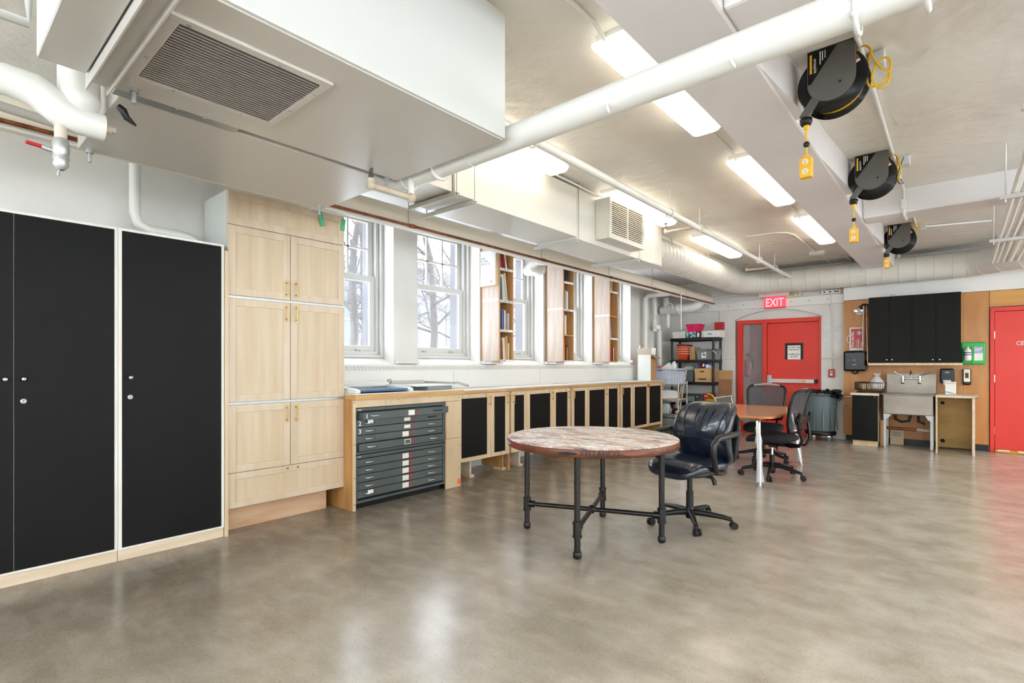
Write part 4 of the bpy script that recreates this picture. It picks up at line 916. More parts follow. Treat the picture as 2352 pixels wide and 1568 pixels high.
for y in (2.9, 5.2, 6.02, 8.4, 9.26):
    MB().tube([(-2.3 + .042 * math.cos(t), y, 2.908 + .042 * math.sin(t)) for t in [2 * PI * i / 14 for i in range(14)]], .007, 6, closed=True).cyl((-2.3, y, 2.94), (-2.3, y, 3.15), .005, n=6).build('ring_hanger', white, sm)
for y, xe, z in ((5.9, -2.66, 2.905), (9.14, -2.70, 2.905)):
    MB().cyl((-2.3, y, z), (xe, y, z), .017, n=12).ball((xe, y, z), .026).cyl((xe, y, z), (xe, y, z + .035), .02).build('arm', oldpipe, sm); head(sm, xe, y, z + .03)
MB().cyl((-2.3, 2.35, 2.93), (-2.3, 2.35, 2.985), .018).build('stub', pipew, sm); head(sm, -2.3, 2.35, 2.98, brass)

wpipe = thing('insulated_pipe', 'thick cream insulated pipe running above the windows', 'pipe', (-3.95, 5, 2.58))
MB().tube([(-3.95, -1.0, 2.70), (-3.95, 4, 2.69), (-3.95, 9.8, 2.67), (-3.95, 10.84, 2.665)], .10, 24).build('pipe', mat('cream_pipe', (232, 224, 204), .4), wpipe)
hr = C((-3.84, 3.0, 2.60), (-3.84, 3.0, 3.04), .004, n=6).build('hanger_rod', galv, wpipe); spread(hr, [(0, 2.0, 0), (0, 3.6, 0), (0, 5.0, 0), (0, 6.4, 0)])
cp = thing('copper_pipe', 'thin copper pipe running under the cream insulated pipe', 'pipe', (-3.82, 5, 2.57))
MB().cyl((-3.82, -1, 2.612), (-3.82, 10.84, 2.572), .012).build('pipe', copper, cp)
j0 = C((-3.82, 3.0, 2.598), (-3.82, 3.06, 2.598), .018, n=10).build('coupling', copper, cp); spread(j0, [(0, 2.0, -.006), (0, 3.6, -.012), (0, 5.0, -.018), (0, 6.4, -.022)])
MB().cyl((-3.86, -1, 2.594), (-3.86, 10.84, 2.556), .012).build('white_tube', white, label='slim white tube directly below the copper pipe', cat='pipe')
MB().tube([(-3.80, 9.05, 2.585), (-3.79, 9.05, 2.56), (-3.79, 9.05, 2.2), (-3.79, 9.05, 1.95)], .008, 6).build('pull_string', paper, label='white string hanging from the copper pipe near the corner', cat='string')
br = MB().tube([(-4.0, 5.35, 2.68), (-4.2, 5.40, 2.72), (-4.38, 5.48, 2.70), (-4.45, 5.60, 2.69)], .085, 16).ball((-4.45, 5.62, 2.685), .09).ball((-4.47, 5.80, 2.665), .08).tube([(-4.45, 5.62, 2.685), (-4.47, 5.80, 2.665), (-4.62, 5.88, 2.67), (-4.80, 5.90, 2.70)], .075, 16)
br.build('pipe_branch', pipew, label='lumpy white insulated pipe branch in front of the third window', cat='pipe')

eb = thing('insulated_elbows', 'fat white insulated pipe with two bends at the upper left', 'pipe', (-2.85, .4, 2.3))
MB().tube([(-2.85, -.6, 2.40), (-2.85, .0, 2.425), (-2.85, .25, 2.445), (-2.85, .33, 2.44), (-2.85, .385, 2.405), (-2.85, .42, 2.375), (-2.85, .47, 2.362), (-2.85, .53, 2.36), (-2.85, .56, 2.36)], [.06, .06, .06, .064, .066, .062, .058, .055, .055], 20).build('pipe', pipew, eb)
MB().ball((-2.85, .475, 2.455), .075, 18).cyl((-2.85, .475, 2.46), (-2.85, .475, 2.75), .072, n=20).build('elbow', pipew, eb)
MB().cyl((-2.85, .56, 2.36), (-2.85, .585, 2.36), .022).box(-2.862, -2.838, .585, .60, 2.35, 2.37).build('plug', oldpipe, eb)
va = thing('ball_valve', 'ball valve with red lever below the bent insulated pipe', 'valve', (-2.85, .415, 2.13))
MB().cyl((-2.85, .415, 2.33), (-2.85, .415, 2.26), .022).cyl((-2.85, .415, 2.335), (-2.85, .415, 2.325), .032).build('nipple', oldpipe, va)
MB().lathe([(.024, .13), (.03, .11), (.03, .07), (.025, .06), (.03, .05), (.025, .035), (.028, .02), (.012, 0)], (-2.85, .415, 2.135), 12).build('body', galv, va)
MB().tube([(-2.85, .415, 2.21), (-2.85, .375, 2.21), (-2.85, .355, 2.215)], .010, 8).build('stem', galv, va)
MB().obox((-2.85, .335, 2.217), (.018, .06, .014), rx=-.08).build('lever', redfire, va, bevel=.006)
MB().tube([(-2.85, .41, 2.135), (-2.85, .405, 2.12), (-2.85, .408, 2.11)], .004, 5).build('chain', galv, va)
for nm_, pts, r, mt_, lb in (('grey_pipe', [(-3.3, -.5, 2.52), (-3.3, .2, 2.50), (-3.3, .5, 2.48)], .022, greypaint, 'thin grey pipe passing behind the bent insulated pipe'),
        ('sprinkler_branch', [(-3.4, -.4, 2.95), (-3.4, .376, 2.965), (-3.4, .376, 3.14)], .022, pipew, 'white sprinkler branch at the top left corner'),
        ('wall_riser', [(-4.66, 1.10, 3.14), (-4.66, 1.10, 2.45), (-4.66, 1.12, 2.38), (-4.66, 1.18, 2.345), (-4.66, 1.45, 2.335), (-4.66, 1.5, 2.31)], .037, pipew, 'white vertical pipe on the wall above the black-door cupboards')):
    MB().tube(pts, r, 14).build(nm_, mt_, label=lb, cat='pipe')

# corner valves and risers
cv = thing('corner_risers', 'cluster of white risers and elbows in the far left corner', 'pipe', (-4.6, 9.8, 1.0))
MB().tube([(-4.2, 9.6, 2.70), (-4.55, 9.56, 2.69), (-4.66, 9.52, 2.68), (-4.69, 9.48, 2.62), (-4.69, 9.47, 2.5), (-4.69, 9.47, .02)], .045, 16).build('riser', pipew, cv)
MB().cyl((-4.69, 9.88, 2.69), (-4.69, 9.88, 2.32), .042).cyl((-4.69, 9.88, 2.32), (-4.69, 9.88, 2.24), .025).cyl((-4.69, 9.88, 2.24), (-4.69, 9.88, 2.0), .045).build('riser', pipew, cv)
MB().tube([(-4.60, 9.85, 2.08), (-4.69, 9.95, 2.08), (-4.69, 10.05, 2.07), (-4.69, 10.1, 1.98), (-4.69, 10.1, .02)], .046, 16).build('riser', pipew, cv)
dz = thing('large_valve_pipe', 'fat white pipe with round valve wheel in the far corner', 'pipe', (-4.3, 10.3, 2.3))
MB().tube([(-4.72, 10.3, 2.455), (-4.5, 10.3, 2.46), (-4.1, 10.3, 2.475), (-3.97, 10.32, 2.52), (-3.93, 10.34, 2.6)], .092, 20).ball((-4.70, 10.3, 2.455), .092).build('pipe', pipew, dz)
MB().cyl((-4.63, 10.3, 2.5), (-4.63, 10.3, 2.72), .065).cyl((-4.60, 10.3, 2.4), (-4.60, 10.3, 2.12), .042).cyl((-4.60, 10.3, 2.12), (-4.60, 10.3, 2.09), .026).build('branch', pipew, dz)
MB().cyl((-4.43, 10.3, 2.465), (-4.40, 10.3, 2.466), .115, n=22).cyl((-4.38, 10.3, 2.467), (-4.35, 10.3, 2.468), .115, n=22).build('flange', pipew, dz)
wh = MB(); ct = Vector((-4.50, 10.13, 2.50))
wh.tube([ct + Vector((.08 * math.cos(t), -.0, .08 * math.sin(t))) for t in [2 * PI * i / 20 for i in range(20)]], .011, 8, closed=True)
for i in range(5): t = 2 * PI * i / 5 + .3; wh.cyl(ct, ct + Vector((.08 * math.cos(t), 0, .08 * math.sin(t))), .007, n=6)
wh.cyl(ct, ct + Vector((.03, .14, -.03)), .014, n=8).build('valve_wheel', white, dz)

# conduit rack at the right edge
cr = thing('conduit_rack', 'rack of parallel white conduits on strut hangers at the right edge', 'conduit', (.5, 6, 2.68))
for x, r in ((.335, .019), (.385, .014), (.44, .019), (.51, .033), (.585, .018), (.70, .055), (.80, .02)): MB().cyl((x, -1, 2.72 + r), (x, 9.78, 2.72 + r), r, n=12).build('conduit', pipew, cr)
for y in (3.9, 5.9, 7.9):
    B(.25, .95, y - .02, y + .02, 2.685, 2.719).build('strut', greypaint, cr)
    C((.285, y, 2.66), (.285, y, 3.15), .006, n=6).build('hanger_rod', white, cr); C((.92, y, 2.66), (.92, y, 3.15), .006, n=6).build('hanger_rod', white, cr)
rc = thing('reel_conduit', 'white ceiling conduit running past the cord reels', 'conduit', (-.44, 5, 3.1))
MB().tube([(-.43, 2.92, 3.13), (-.44, 6.60, 3.13), (-.44, 6.70, 3.10), (-.44, 6.71, 2.93), (-.44, 6.75, 2.885), (-.44, 7.02, 2.885), (-.44, 7.06, 2.93), (-.44, 7.08, 3.12), (-.43, 8.55, 3.13), (-.38, 8.66, 3.13), (.30, 8.85, 3.13)], .014, 10).build('conduit', pipew, rc)
MB().box(-.465, -.415, 6.68, 6.715, 2.93, 3.03).build('fitting', white, rc, bevel=.006)
for y in (3.72, 5.72, 8.62): B(-.41, -.33, y - .05, y + .05, 3.07, 3.15).build('outlet_box', offwhite, rc, bevel=.006)
cc = thing('ceiling_conduit', 'bent white conduit with junction box near the farthest light', 'conduit', (-1.9, 8.4, 3.1))
MB().tube([(-2.28, 7.7, 3.13), (-1.95, 7.75, 3.135), (-1.80, 7.85, 3.135), (-1.75, 8.05, 3.135), (-1.75, 9.5, 3.135)], .012, 8).build('conduit', pipew, cc)
B(-1.85, -1.63, 9.5, 9.62, 3.09, 3.149).build('junction_box', white, cc, bevel=.004)
MB().tube([(-1.68, 9.62, 3.12), (-1.6, 9.9, 3.13), (-1.45, 10.2, 3.13), (-1.4, 10.8, 3.1)], .008).tube([(-1.72, 9.62, 3.12), (-1.7, 10.1, 3.12), (-1.72, 10.4, 3.1)], .008).build('cable', white, cc)

MB().tube([(-2.893, 1.98, 3.12), (-2.893, 4.25, 3.115), (-2.88, 4.45, 3.10), (-2.85, 4.62, 3.075), (-2.82, 4.73, 3.07), (-2.78, 5.1, 3.10), (-2.62, 5.2, 3.13)], .009, 8).build('conduit', pipew, label='thin white cable clipped along the top of the square duct', cat='cable')
MB().tube([(-2.66, .57, 2.40), (-2.655, .585, 2.385), (-2.66, .60, 2.36), (-2.65, .63, 2.335)], [.012, .016, .013, .004], 6).build('black_tape', blackplastic, label='torn black tape dangling below the air handler channel', cat='tape')

# ------------------------------------------------------------------ cord reels
def reel(X, Y, Z, drop, label, loop):
    t = thing('cord_reel', label, 'cord reel', (X, Y, Z - .2), group='retractable cord reels under the ceiling')
    L = lambda a, y, z: (X + a, Y + y, Z + z)
    MB().lathe([(.0, -.062), (.173, -.062), (.178, -.054), (.173, -.046), (.11, -.04), (.11, .04), (.173, .046), (.178, .054), (.173, .062), (0, .062)], (X, Y, Z), 36, 'y').build('spool', blackgloss, t)
    MB().lathe([(.11, -.036), (.15, -.034), (.15, .034), (.11, .036)], (X, Y, Z), 36, 'y').build('wound_cord', yellow, t)
    out = [(X - .12, Z + .19), (X + .12, Z + .19)] + [(X + .12 * math.cos(q), Z + .12 * math.sin(q)) for q in [-PI * i / 16 for i in range(17)]]
    MB().prism(out, 'xz', Y - .088, Y - .064).build('side_plate', reelgrey, t, bevel=.004)
    MB().prism(out, 'xz', Y + .064, Y + .084).build('side_plate', reelgrey, t, bevel=.004)
    B(X - .12, X + .113, Y - .088, Y + .084, Z + .19, 3.149).build('mount', reelgrey, t)
    MB().prism([(X - .115, Z + .185), (X + .03, Z + .185), (X - .10, Z + .0), (X - .115, Z + .0)], 'xz', Y - .0905, Y - .088).build('label_plate', blackgloss, t)
    B(X - .106, X - .094, Y - .0915, Y - .0905, Z + .06, Z + .17).build('yellow_bar', yellow, t)
    text('appleton', .024, whiteink, t, (X - .074, Y - .0912, Z + .058), UP, (-1, 0, 0), depth=.0005)
    MB().box(X - .055, X - .05, Y - .0912, Y - .0905, Z + .10, Z + .175).box(X - .043, X - .038, Y - .0912, Y - .0905, Z + .12, Z + .175).box(X - .03, X - .026, Y - .0912, Y - .0905, Z + .13, Z + .175).build('print', whiteink, t)
    bl = C(L(.045, -.09, -.03), L(.045, -.087, -.03), .008, n=10).build('bolt', blackplastic, t)
    MB().prism([(X + .09, Z + .085), (X + .125, Z + .10), (X + .14, Z + .065), (X + .105, Z + .05)], 'xz', Y - .0645, Y - .0625).build('warning_sticker', paper, t)
    MB().prism([(X + .103, Z + .088), (X + .125, Z + .097), (X + .134, Z + .078), (X + .112, Z + .069)], 'xz', Y - .0655, Y - .0645).build('sticker_red', redink, t)
    MB().prism([(X - .10, Z - .07), (X - .055, Z - .095), (X - .115, Z - .175), (X - .165, Z - .165)], 'xz', Y - .075, Y - .05).build('arm', reelgrey, t, bevel=.003)
    MB().lathe([(.0, -.03), (.025, -.028), (.034, -.01), (.034, .012), (.022, .02), (0, .02)], L(-.135, -.04, -.185), 14).build('guide', blackplastic, t)
    zb = Z - .2 - drop
    MB().ball(L(-.133, -.04, -.222), .018).build('stop_knob', yellow, t)
    C(L(-.133, -.04, -.225), (X - .133, Y - .04, zb), .0055, n=8).build('cord', yellow, t)
    MB().ball((X - .133, Y - .04, zb + (.075 if drop > .08 else .03)), .018).build('ball_stop', blackplastic, t)
    ob = B(X - .165, X - .10, Y - .07, Y - .018, zb - .125, zb - .008).build('outlet_box', yellowbox, t, bevel=.005)
    B(X - .148, X - .118, Y - .06, Y - .03, zb - .008, zb + .01).build('strain_relief', yellowbox, t, bevel=.004)
    for dz in (-.035, -.092):
        MB().cyl((X - .133, Y - .07, zb + dz), (X - .133, Y - .0735, zb + dz), .017, n=16).build('socket', cream, ob)
        MB().box(X - .139, X - .1375, Y - .0745, Y - .0735, zb + dz, zb + dz + .009).box(X - .129, X - .1275, Y - .0745, Y - .0735, zb + dz, zb + dz + .009).cyl((X - .133, Y - .0735, zb + dz - .007), (X - .133, Y - .0745, zb + dz - .007), .003, n=8).build('slots', blackink, ob)
    pts = [L(.115, 0, .16), L(.15, -.01, .165), L(.18, -.02, .13), L(.19, -.03, .08)]
    if loop == 1: pts += [L(.23, -.04, .0), L(.27, -.04, -.04), L(.26, -.04, -.10), L(.22, -.04, -.11), L(.19, -.04, -.05), L(.21, -.03, .03), L(.255, -.03, .05), L(.275, -.03, .0), L(.25, -.03, -.07), L(.19, -.03, -.09), L(.165, -.02, -.04), L(.17, -.01, .06), L(.175, 0, .12)]
    elif loop == 2: pts += [L(.20, -.03, .02), L(.185, -.02, -.06), L(.175, -.02, .02), L(.18, -.01, .10)]
    else: pts = [L(.10, -.03, .16), L(.15, -.05, .18), L(.20, -.05, .15), L(.17, -.05, .08), L(.11, -.05, .10), L(.12, -.05, .17), L(.19, -.05, .18), L(.21, -.05, .12), L(.15, -.05, .11), L(.13, -.04, .16)]
    sm2 = []
    for i in range(len(pts) - 1):
        p = [Vector(pts[max(i - 1, 0)]), Vector(pts[i]), Vector(pts[i + 1]), Vector(pts[min(i + 2, len(pts) - 1)])]
        for q in range(5):
            u = q / 5; sm2.append(.5 * ((2 * p[1]) + (p[2] - p[0]) * u + (2 * p[0] - 5 * p[1] + 4 * p[2] - p[3]) * u * u + (3 * p[1] - p[0] - 3 * p[2] + p[3]) * u ** 3))
    sm2.append(Vector(pts[-1]))
    MB().tube(sm2, .006, 7).build('supply_cord', yellow, t)
    if loop == 2: MB().tube([L(.22, -.02, .12), L(.19, -.03, .03), L(.17, -.03, -.05), L(.19, -.03, -.10), L(.22, -.03, -.11), L(.20, -.03, -.06)], .0035, 5).build('tie_cord', blackplastic, t)
    return t
reel(-.56, 3.53, 2.957, .20, 'black cord reel with looped yellow cord nearest the camera', 1)
reel(-.58, 5.51, 2.957, .225, 'black cord reel in the middle, in front of the cross beam', 2)
reel(-.60, 8.47, 2.957, .035, 'black cord reel farthest away, above the round duct', 3)
# ------------------------------------------------------------------ round pipe-leg table
tabletop = mat('painted_tabletop', (196, 160, 140), .45)
def patch_mat():
    m = tabletop; nt = m.node_tree; b = nt.nodes['Principled BSDF']; N = nt.nodes.new; L = nt.links.new
    tc = N('ShaderNodeTexCoord'); mp = N('ShaderNodeMapping'); mp.inputs['Rotation'].default_value = (0, 0, .7); mp.inputs['Scale'].default_value = (1, 2.6, 1); L(tc.outputs['Object'], mp.inputs['Vector'])
    nz = N('ShaderNodeTexNoise'); nz.inputs['Scale'].default_value = 3.6; nz.inputs['Detail'].default_value = 7; nz.inputs['Roughness'].default_value = .68; L(mp.outputs[0], nz.inputs['Vector'])
    r = N('ShaderNodeValToRGB'); e = r.color_ramp.elements; e[0].position = .33; e[0].color = lin((88, 84, 88)); e[1].position = .66; e[1].color = lin((232, 230, 226))
    for p, c in ((.40, (132, 126, 130)), (.435, (196, 176, 166)), (.47, (180, 146, 126)), (.495, (204, 182, 168)), (.515, (226, 222, 218)), (.55, (222, 218, 216)), (.575, (150, 146, 152)), (.61, (204, 192, 186))):
        x = e.new(p); x.color = lin(c)
    r.color_ramp.interpolation = 'LINEAR'; L(nz.outputs['Fac'], r.inputs['Fac'])
    n2 = N('ShaderNodeTexNoise'); n2.inputs['Scale'].default_value = 2.3; n2.inputs['Detail'].default_value = 4; L(mp.outputs[0], n2.inputs['Vector'])
    r2 = N('ShaderNodeValToRGB'); r2.color_ramp.elements[0].position = .63; r2.color_ramp.elements[1].position = .70
    r2.color_ramp.elements[0].color = (0, 0, 0, 1); r2.color_ramp.elements[1].color = (.6, .6, .6, 1); L(n2.outputs['Fac'], r2.inputs['Fac'])
    mx = N('ShaderNodeMix'); mx.data_type = 'RGBA'; L(r2.outputs['Color'], mx.inputs[0]); L(r.outputs['Color'], mx.inputs[6]); mx.inputs[7].default_value = lin((204, 84, 96))
    L(mx.outputs[2], b.inputs['Base Color'])
patch_mat()
edgebrown = mat('table_edge', (118, 68, 40), .4, c2=(84, 42, 28), scale=5, stretch=(1, 1, 2))
TX, TY = -2.17, 3.465
rt_ = thing('round_table', 'round paint-splattered wooden table on black pipe legs', 'table', (TX, TY, 0))
top = MB().lathe([(0, .708), (.645, .708), (.655, .716), (.655, .758), (.650, .764)], (TX, TY, 0), 72).build('rim', edgebrown, rt_)
MB().lathe([(0, .770), (.640, .770), (.6525, .764), (.6525, .763), (0, .763)], (TX, TY, 0), 72).build('top_surface', tabletop, rt_)
a0 = math.radians(21.5)
for k in range(4):
    a = a0 + k * PI / 2; x, y = TX + .525 * math.cos(a), TY + .525 * math.sin(a)
    lg = MB().cyl((x, y, .02), (x, y, .700), .0215, n=16).build('leg', darkpipe, rt_)
    MB().cyl((x, y, .696), (x, y, .708), .05, n=18).build('floor_flange', darkpipe, lg)
    MB().cyl((x, y, .15), (x, y, .25), .029, n=16).cyl((x, y, .145), (x, y, .16), .033, n=16).cyl((x, y, .24), (x, y, .255), .033, n=16).cyl((x, y, .2), (x - .06 * math.cos(a), y - .06 * math.sin(a), .2), .028, n=14).build('tee_fitting', darkpipe, lg)
    MB().lathe([(.0, 0), (.024, .002), (.030, .012), (.030, .04), (.026, .046)], (x, y, 0.001), 16).build('end_cap', darkpipe, lg)
    MB().cyl((x - .05 * math.cos(a), y - .05 * math.sin(a), .2), (TX, TY, .2), .018, n=14).build('cross_bar', darkpipe, rt_)
MB().ball((TX, TY, .2), .034).build('cross_fitting', darkpipe, rt_)
# writing scratched on the rim, wrapped round the curve
def rim_text(body, size, ang, z, m):
    cu = bpy.data.curves.new('t', 'FONT'); cu.body = body; cu.size = size; cu.extrude = .0006; cu.offset = -.0002; cu.resolution_u = 2
    ob = bpy.data.objects.new('t', cu); col.objects.link(ob); me = bpy.data.meshes.new_from_object(ob.evaluated_get(bpy.context.evaluated_depsgraph_get()))
    mb = MB(); vs = []
    for p in me.vertices:
        q = ang + p.co.x / .656; vs.append((TX + (.6563 + p.co.z) * math.cos(q), TY + (.6563 + p.co.z) * math.sin(q), z + p.co.y))
    mb._add(vs, [tuple(p.vertices) for p in me.polygons]); bpy.data.objects.remove(ob)
    mb.build('lettering', m, rt_)
rim_text('XELLAHCO', .052, math.radians(-65), .722, blackink)
def rim_patch(a0_, a1_, z0, z1, m, name):
    n = 10; vs = []; 
    for i in range(n + 1):
        q = math.radians(a0_ + (a1_ - a0_) * i / n); e = (1 - abs(2 * i / n - 1)) ** .5
        zc_ = (z0 + z1) / 2; hh = (z1 - z0) / 2 * (e * .8 + .2 * R.random())
        vs += [(TX + .6558 * math.cos(q), TY + .6558 * math.sin(q), zc_ - hh), (TX + .6558 * math.cos(q), TY + .6558 * math.sin(q), zc_ + hh)]
    mb = MB(); mb._add(vs, [(2 * i, 2 * i + 2, 2 * i + 3, 2 * i + 1) for i in range(n)]); mb.build(name, m, rt_)
rim_patch(-78, -66, .722, .748, blackink, 'ink_blot'); rim_patch(-125, -104, .735, .757, mat('crimson_paint', (150, 24, 48), .5), 'paint_drip')
rim_patch(-150, -122, .718, .757, mat('lilac_paint', (176, 164, 176), .5), 'paint_smear'); rim_patch(-40, -22, .722, .75, mat('rose_wood', (128, 70, 48), .45), 'paint_smear')

# ------------------------------------------------------------------ five-star base helper (local frame: chair faces -Y)
def star(t, rad, ang0, m, hub_h, armz=(.10, .075), wheel_r=.028):
    for k in range(5):
        a = math.radians(ang0 + 72 * k); ca, sa = math.cos(a), math.sin(a)
        MB().tube([(0, 0, armz[0]), (rad * .35 * ca, rad * .35 * sa, armz[0] - .002), (rad * .8 * ca, rad * .8 * sa, armz[1] + .012), (rad * ca, rad * sa, armz[1])], [.030, .026, .020, .017], 8).build('base_arm', m, t)
        cs = MB().cyl((rad * ca, rad * sa, armz[1]), (rad * ca, rad * sa, .045), .010, n=8)
        cs.tube([(rad * ca - .02 * sa, rad * sa + .02 * ca, .055), (rad * ca, rad * sa, .066), (rad * ca + .02 * sa, rad * sa - .02 * ca, .055)], .009, 6)
        c = cs.build('caster', m, t)
        for s in (-1, 1):
            w = Vector((rad * ca + .016 * math.cos(a + .5) , rad * sa + .016 * math.sin(a + .5), wheel_r)); ax = Vector((-math.sin(a + .5), math.cos(a + .5), 0)) * s
            MB().cyl(w + ax * .006, w + ax * .024, wheel_r, n=16).build('wheel', rubber, c)
    MB().lathe([(.0, .04), (.03, .045), (.038, .075), (.036, .12), (.028, .14)], n=16).build('hub', m, t)

# leather chair
ch = thing('leather_chair', 'black leather swivel chair with padded back beside the round table', 'chair')
star(ch, .325, 28, blackplastic, .1)
MB().cyl((0, 0, .13), (0, 0, .27), .030, n=16).cyl((0, 0, .26), (0, 0, .42), .022, n=16).build('gas_column', blackplastic, ch)
MB().box(-.09, .09, -.13, .15, .40, .435).box(-.05, .05, -.08, .2, .385, .41).build('mechanism', blackplastic, ch, bevel=.008)
MB().tube([(.09, .06, .40), (.15, .08, .40), (.17, .09, .37), (.175, .09, .34)], [.012, .014, .02, .016], 8).build('tilt_lever', blackplastic, ch)
def seatb(p):
    q = p.copy(); q.z -= .05 * max(0, (-p.y - .12) / .15) ** 2; q.z += .012 * (abs(p.x) / .25) ** 2; return q
MB().pillow(.53, .54, .135, .5, 16, seatb, Matrix.Translation((0, -.03, .485))).build('seat', leather, ch)
MB().pillow(.40, .40, .05, .6, 12, None, Matrix.Translation((0, -.03, .435))).build('seat_pan', blackplastic, ch)
def backb(p):
    q = p.copy(); q.y += -.10 * (abs(p.x) / .28) ** 2.2; q.y += .05 * (p.z / .27) ** 2 - .03 * math.cos(p.z / .27 * PI) ; q.x *= 1.0 - .10 * max(0, p.z / .27) ** 2
    return q
Mb = Matrix.Translation((0, .255, .745)) @ Matrix.Rotation(-.16, 4, 'X')
bk_ = MB(); t_ = MB().pillow(.56, .54, .16, .42, 18, None, Matrix.Rotation(PI / 2, 4, 'X'))
bk_._add([Mb @ backb(p) for p in t_.v], t_.f, True); bo_ = bk_.build('backrest', leather, ch)
def strip(x0, x1, za, zb, w=.006):      # stitched creases on the back cushion
    pts = []
    for i in range(9):
        u = i / 8; x = x0 + (x1 - x0) * u; z = za + (zb - za) * u
        pts.append(Mb @ (backb(Vector((x, -.079, z))) ))
    return MB().tube(pts, w, 6)
for x0, x1 in ((-.10, -.07), (-.02, -.015), (.06, .045)): strip(x0, x1, .20, -.03, .0035).build('pleat', blackgloss, bo_)
strip(-.19, .19, -.07, -.07, .005).build('pleat', blackgloss, bo_)
for s in (-1, 1):
    strip(s * .20, s * .15, .21, -.07, .0045).build('piping', leather, bo_)
    MB().tube([(s * .255, -.02, .47), (s * .285, -.06, .50), (s * .30, -.10, .62), (s * .305, -.10, .70), (s * .305, -.05, .745), (s * .305, .06, .752), (s * .30, .22, .765), (s * .285, .27, .765)], [.016, .020, .022, .024, .025, .026, .022, .018], 10).build('armrest', armmat, ch)
    MB().tube([(s * .30, -.09, .60), (s * .285, -.04, .47), (s * .265, .05, .452), (s * .25, .12, .455)], [.016, .02, .02, .016], 8).build('arm_bracket', armmat, ch)
MB().pillow(.50, .48, .05, .5, 12, None, Matrix.Translation((0, .315, .70)) @ Matrix.Rotation(PI / 2 - .16, 4, 'X')).build('back_shell', blackplastic, ch)
MB().tube([(0, .15, .41), (0, .28, .43), (0, .335, .52), (0, .335, .62)], [.03, .03, .028, .02], 8).build('back_support', blackplastic, ch)
ch.location = (-1.71, 4.26, 0); ch.rotation_euler.z = math.radians(-16.3)

# mesh chairs
def mesh_chair(label, loc, rz, ang0):
    t = thing('mesh_chair', label, 'chair', group='mesh-back office chairs at the wooden table')
    star(t, .33, ang0, blackplastic, .1, (.135, .085), .03)
    MB().cyl((0, 0, .12), (0, 0, .26), .028, n=14).build('gas_sleeve', blackplastic, t)
    MB().cyl((0, 0, .26), (0, 0, .39), .014, n=12).build('gas_rod', chrome, t)
    MB().box(-.08, .08, -.1, .16, .375, .42).box(-.11, .11, .0, .08, .36, .40).build('mechanism', blackplastic, t, bevel=.006)
    MB().tube([(.1, .1, .39), (.19, .12, .37), (.21, .14, .36)], .008).build('lever', blackplastic, t)
    MB().pillow(.50, .50, .11, .45, 14, lambda p: Vector((p.x, p.y, p.z - .04 * max(0, -p.y / .25) ** 3)), Matrix.Translation((0, 0, .465))).build('seat', seatfab, t)
    def bp(x, z):     # back surface point
        u = (z - .56) / .46
        return Vector((x, .27 + .02 + .09 * u * u - .05 * (1 - (abs(x) / .25) ** 2) * -1 - .05, z))
    mb = MB(); vs = []; fs = []; nx, nz = 12, 10
    for i in range(nz + 1):
        for j in range(nx + 1):
            x = -.235 + .47 * j / nx; z = .58 + .43 * i / nz
            e = 1 - .10 * (1 - i / nz)
            vs.append(bp(x * e, z))
    for i in range(nz):
        for j in range(nx): k = i * (nx + 1) + j; fs.append((k, k + 1, k + nx + 2, k + nx + 1))
    mb._add(vs, fs, True); mb._add([v + Vector((0, .004, 0)) for v in vs], [tuple(reversed(f)) for f in fs], True)
    mb.build('mesh_back', mesh_fab, t)
    pts = [bp(-.20, .56), bp(-.225, .66), bp(-.24, .85), bp(-.245, .96), bp(-.225, 1.01), bp(-.17, 1.03), bp(0, 1.035), bp(.17, 1.03), bp(.225, 1.01), bp(.245, .96), bp(.24, .85), bp(.225, .66), bp(.20, .56), bp(0, .545)]
    MB().tube(pts, .017, 8, closed=True).build('back_frame', blackgloss, t)
    for s in (-1, 1): MB().tube([(s * .06, .12, .40), (s * .08, .24, .385), (s * .10, .33, .40), (s * .12, .37, .47), (s * .14, .355, .56), (s * .155, .34, .66), (s * .16, .36, .78)], .016, 8).build('back_stay', blackgloss, t)
    MB().pillow(.36, .03, .10, .4, 8, None, Matrix.Translation((0, .34, .70))).build('lumbar_pad', blackplastic, t)
    MB().tube([(-.17, .35, 1.03), (0, .37, 1.045), (.17, .35, 1.03)], [.012, .02, .012], 8).build('top_bar', greyplastic, t)
    t.location = loc; t.rotation_euler.z = math.radians(rz)
mesh_chair('mesh-back office chair in profile at the right side of the wooden table', (-1.69, 6.69, 0), -97, 15)
mesh_chair('mesh-back office chair behind the wooden table facing the camera', (-2.06, 7.72, 0), 8, 40)

# wooden table with wrapped legs
t2 = thing('wooden_table', 'orange wood table with plastic-wrapped chrome legs', 'table', (-2.15, 7.1, 0))
pl = []
for cx_, cy_, q0 in ((-1.68, 7.9, 0), (-2.62, 7.9, 90), (-2.62, 6.32, 180), (-1.68, 6.32, 270)):
    for i in range(6): t = math.radians(q0 + 90 * i / 5); pl.append((cx_ + .1 * math.cos(t), cy_ + .1 * math.sin(t)))
MB().prism(pl, 'xy', .718, .736).build('edge', mat('table_orange', (206, 118, 58), .35), t2)
MB().prism([(x * .998 - .0043, y * .999 + .007) for x, y in pl], 'xy', .736, .742).build('top_surface', mat('table_veneer', (214, 156, 112), .22, c2=(200, 136, 92), scale=3, stretch=(5, .5, 1), coat=.3), t2)
MB().box(-2.55, -1.75, 6.36, 6.38, .675, .717).box(-2.55, -1.75, 7.82, 7.84, .675, .717).box(-2.56, -2.54, 6.38, 7.82, .68, .717).box(-1.76, -1.74, 6.38, 7.82, .68, .717).build('apron', greyplastic, t2)
